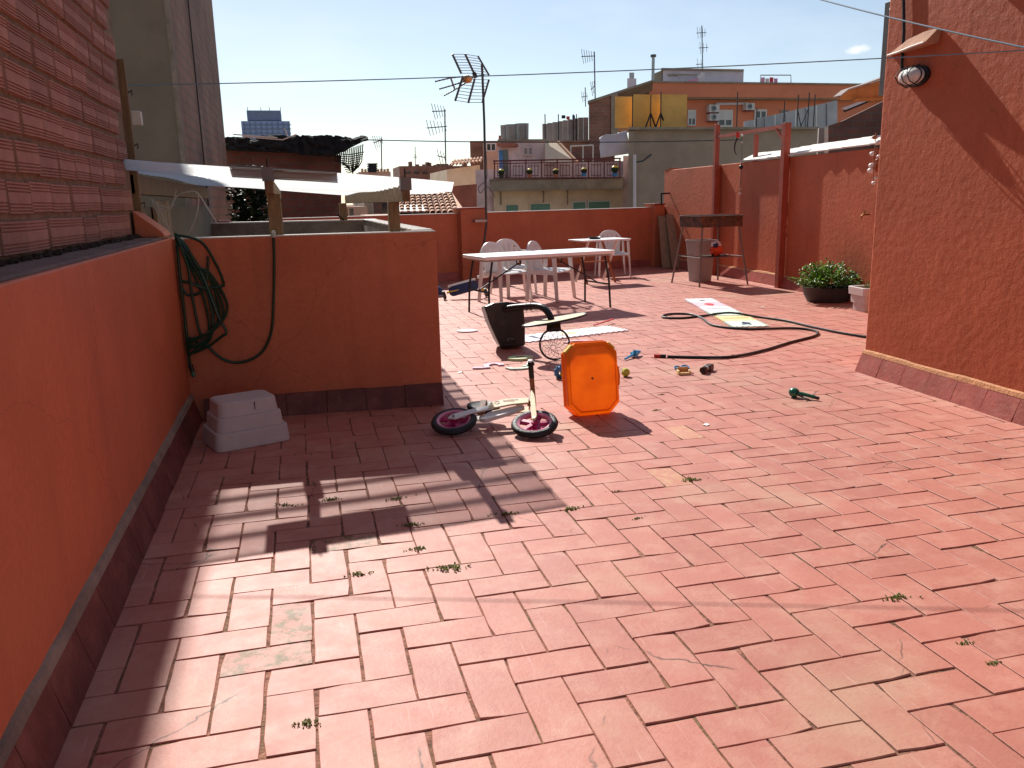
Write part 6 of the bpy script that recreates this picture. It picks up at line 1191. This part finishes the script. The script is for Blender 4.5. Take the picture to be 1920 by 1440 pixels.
sp_ = empty('steel_post', at(1660, 160, 7.2), 0, 'grey steel post rising behind the house corner', 'post'); MB().box(-.05, .05, -.05, .05, -.12, .95).build('shaft', 'dark_pole', sp_, bevel=.006); MB().tube([(-.055, -.06, .2), (-.055, -.06, .85), (.0, -.06, .95)], .012, 6).build('strap', 'cable_dark', sp_)
# ---- other aerials
def aerial(x, y0, y1, Y, lb, arms, r=.02):
    p = at(x, y1, Y); a = empty('roof_aerial', p, 0, lb, 'antenna', 'aerials on the far roofs'); MB().tube([(0, 0, 0), at(x - (y1 - y0) * .02, y0, Y) - p], r, 6).build('mast', 'dark_pole', a)
    for (dx0, yy, dx1, yy1, n_) in arms:
        A_ = at(x + dx0, yy, Y) - p; B_ = at(x + dx1, yy1, Y) - p; MB().tube([A_, B_], r * .7, 5).build('boom', 'dark_pole', a); e = MB()
        for k in range(n_): c = A_.lerp(B_, (k + .5) / n_); L = .5 * r / .02 * (1 - .5 * k / max(1, n_)); e.tube([c + Vector((-.12 * L, -.1, .42 * L)), c + Vector((.12 * L, .1, -.42 * L))], r * .4, 4)
        e.build('elements', 'dark_pole', a)
aerial(836, 205, 312, 34, 'tall thin aerial left of the big TV aerial', ((-26, 209, 0, 208, 5), (-36, 240, 2, 237, 6), (-16, 292, 0, 296, 3)), .03)
aerial(1116, 97, 186, 38, 'aerial with short boom above the brick gable', ((-26, 106, 0, 105, 6), (-8, 168, 0, 160, 3)), .03)
aerial(1318, 48, 154, 46, 'slim tall aerial on the orange block roof', ((-12, 62, 6, 61, 4), (-8, 90, 10, 89, 3), (-13, 121, 0, 120, 2)), .03)
aerial(716, 258, 322, 38, 'small zigzag aerial right of the black net', ((-16, 268, 2, 262, 5),), .03)
aerial(1098, 164, 200, 50, 'tiny aerial left of the brick gable', ((-8, 182, 4, 180, 4),), .03)
aerial(779, 275, 312, 66, 'thin far aerial over the brick parapet', ((-3, 296, 3, 294, 2),), .03)
# ---- far city so that the skyline goes on behind the roofs
random.seed(9)
cg_ = 'far city blocks behind the roofs'
CLB = [('beige', 'city_wall'), ('cream', 'cream'), ('grey', 'fibre_grey'), ('pinkish', 'pinkish')]
for i in range(16):
    x = -60 + i * 14 + U(-3, 3); Y = 95 + U(-8, 40); w = U(8, 13); z = U(-3.5, 2.2); cn, cm = CLB[i % 4]
    t = empty('city_block', (x, Y, -12), 0, cn + ' far apartment house ' + ('at the far left', 'behind the brick block', 'left of the tower', 'below the tower', 'behind the netted shed', 'behind the small houses', 'left of the brick parapet', 'behind the brick parapet', 'behind the aerial mast', 'behind the cream house', 'behind the water tanks', 'behind the brick gable', 'behind the brown house', 'behind the orange block', 'behind the boundary wall', 'at the far right')[i], 'building', cg_); MB().box(-w / 2, w / 2, 0, 12, 0, 12 + z).build('wall', cm, t); MB().box(-w / 2 - .2, w / 2 + .2, -.2, 12, 12 + z + .002, 12.4 + z).build('roof', 'roof_red', t)
    for fx in range(3):
        for fz in range(3): MB().box(-w / 2 + w * (fx + .3) / 3, -w / 2 + w * (fx + .6) / 3, -.08, .02, 10.0 + z - fz * 3, 11.4 + z - fz * 3).build('window', 'glass_dark', t)
# ---- iron latch by the back pillar
ir = empty('iron_rail', at(1240, 384, 13.9), 0, 'small black iron rail on the back wall beside the corner', 'rail'); oi_ = Vector(ir.location)
for a_, b_ in (((1240, 384), (1240, 362)), ((1240, 363), (1264, 362)), ((1262, 386), (1262, 340))): MB().tube([at(*a_, 13.9) - oi_, at(*b_, 13.9) - oi_], .018, 6).build('bar', 'black_metal', ir)
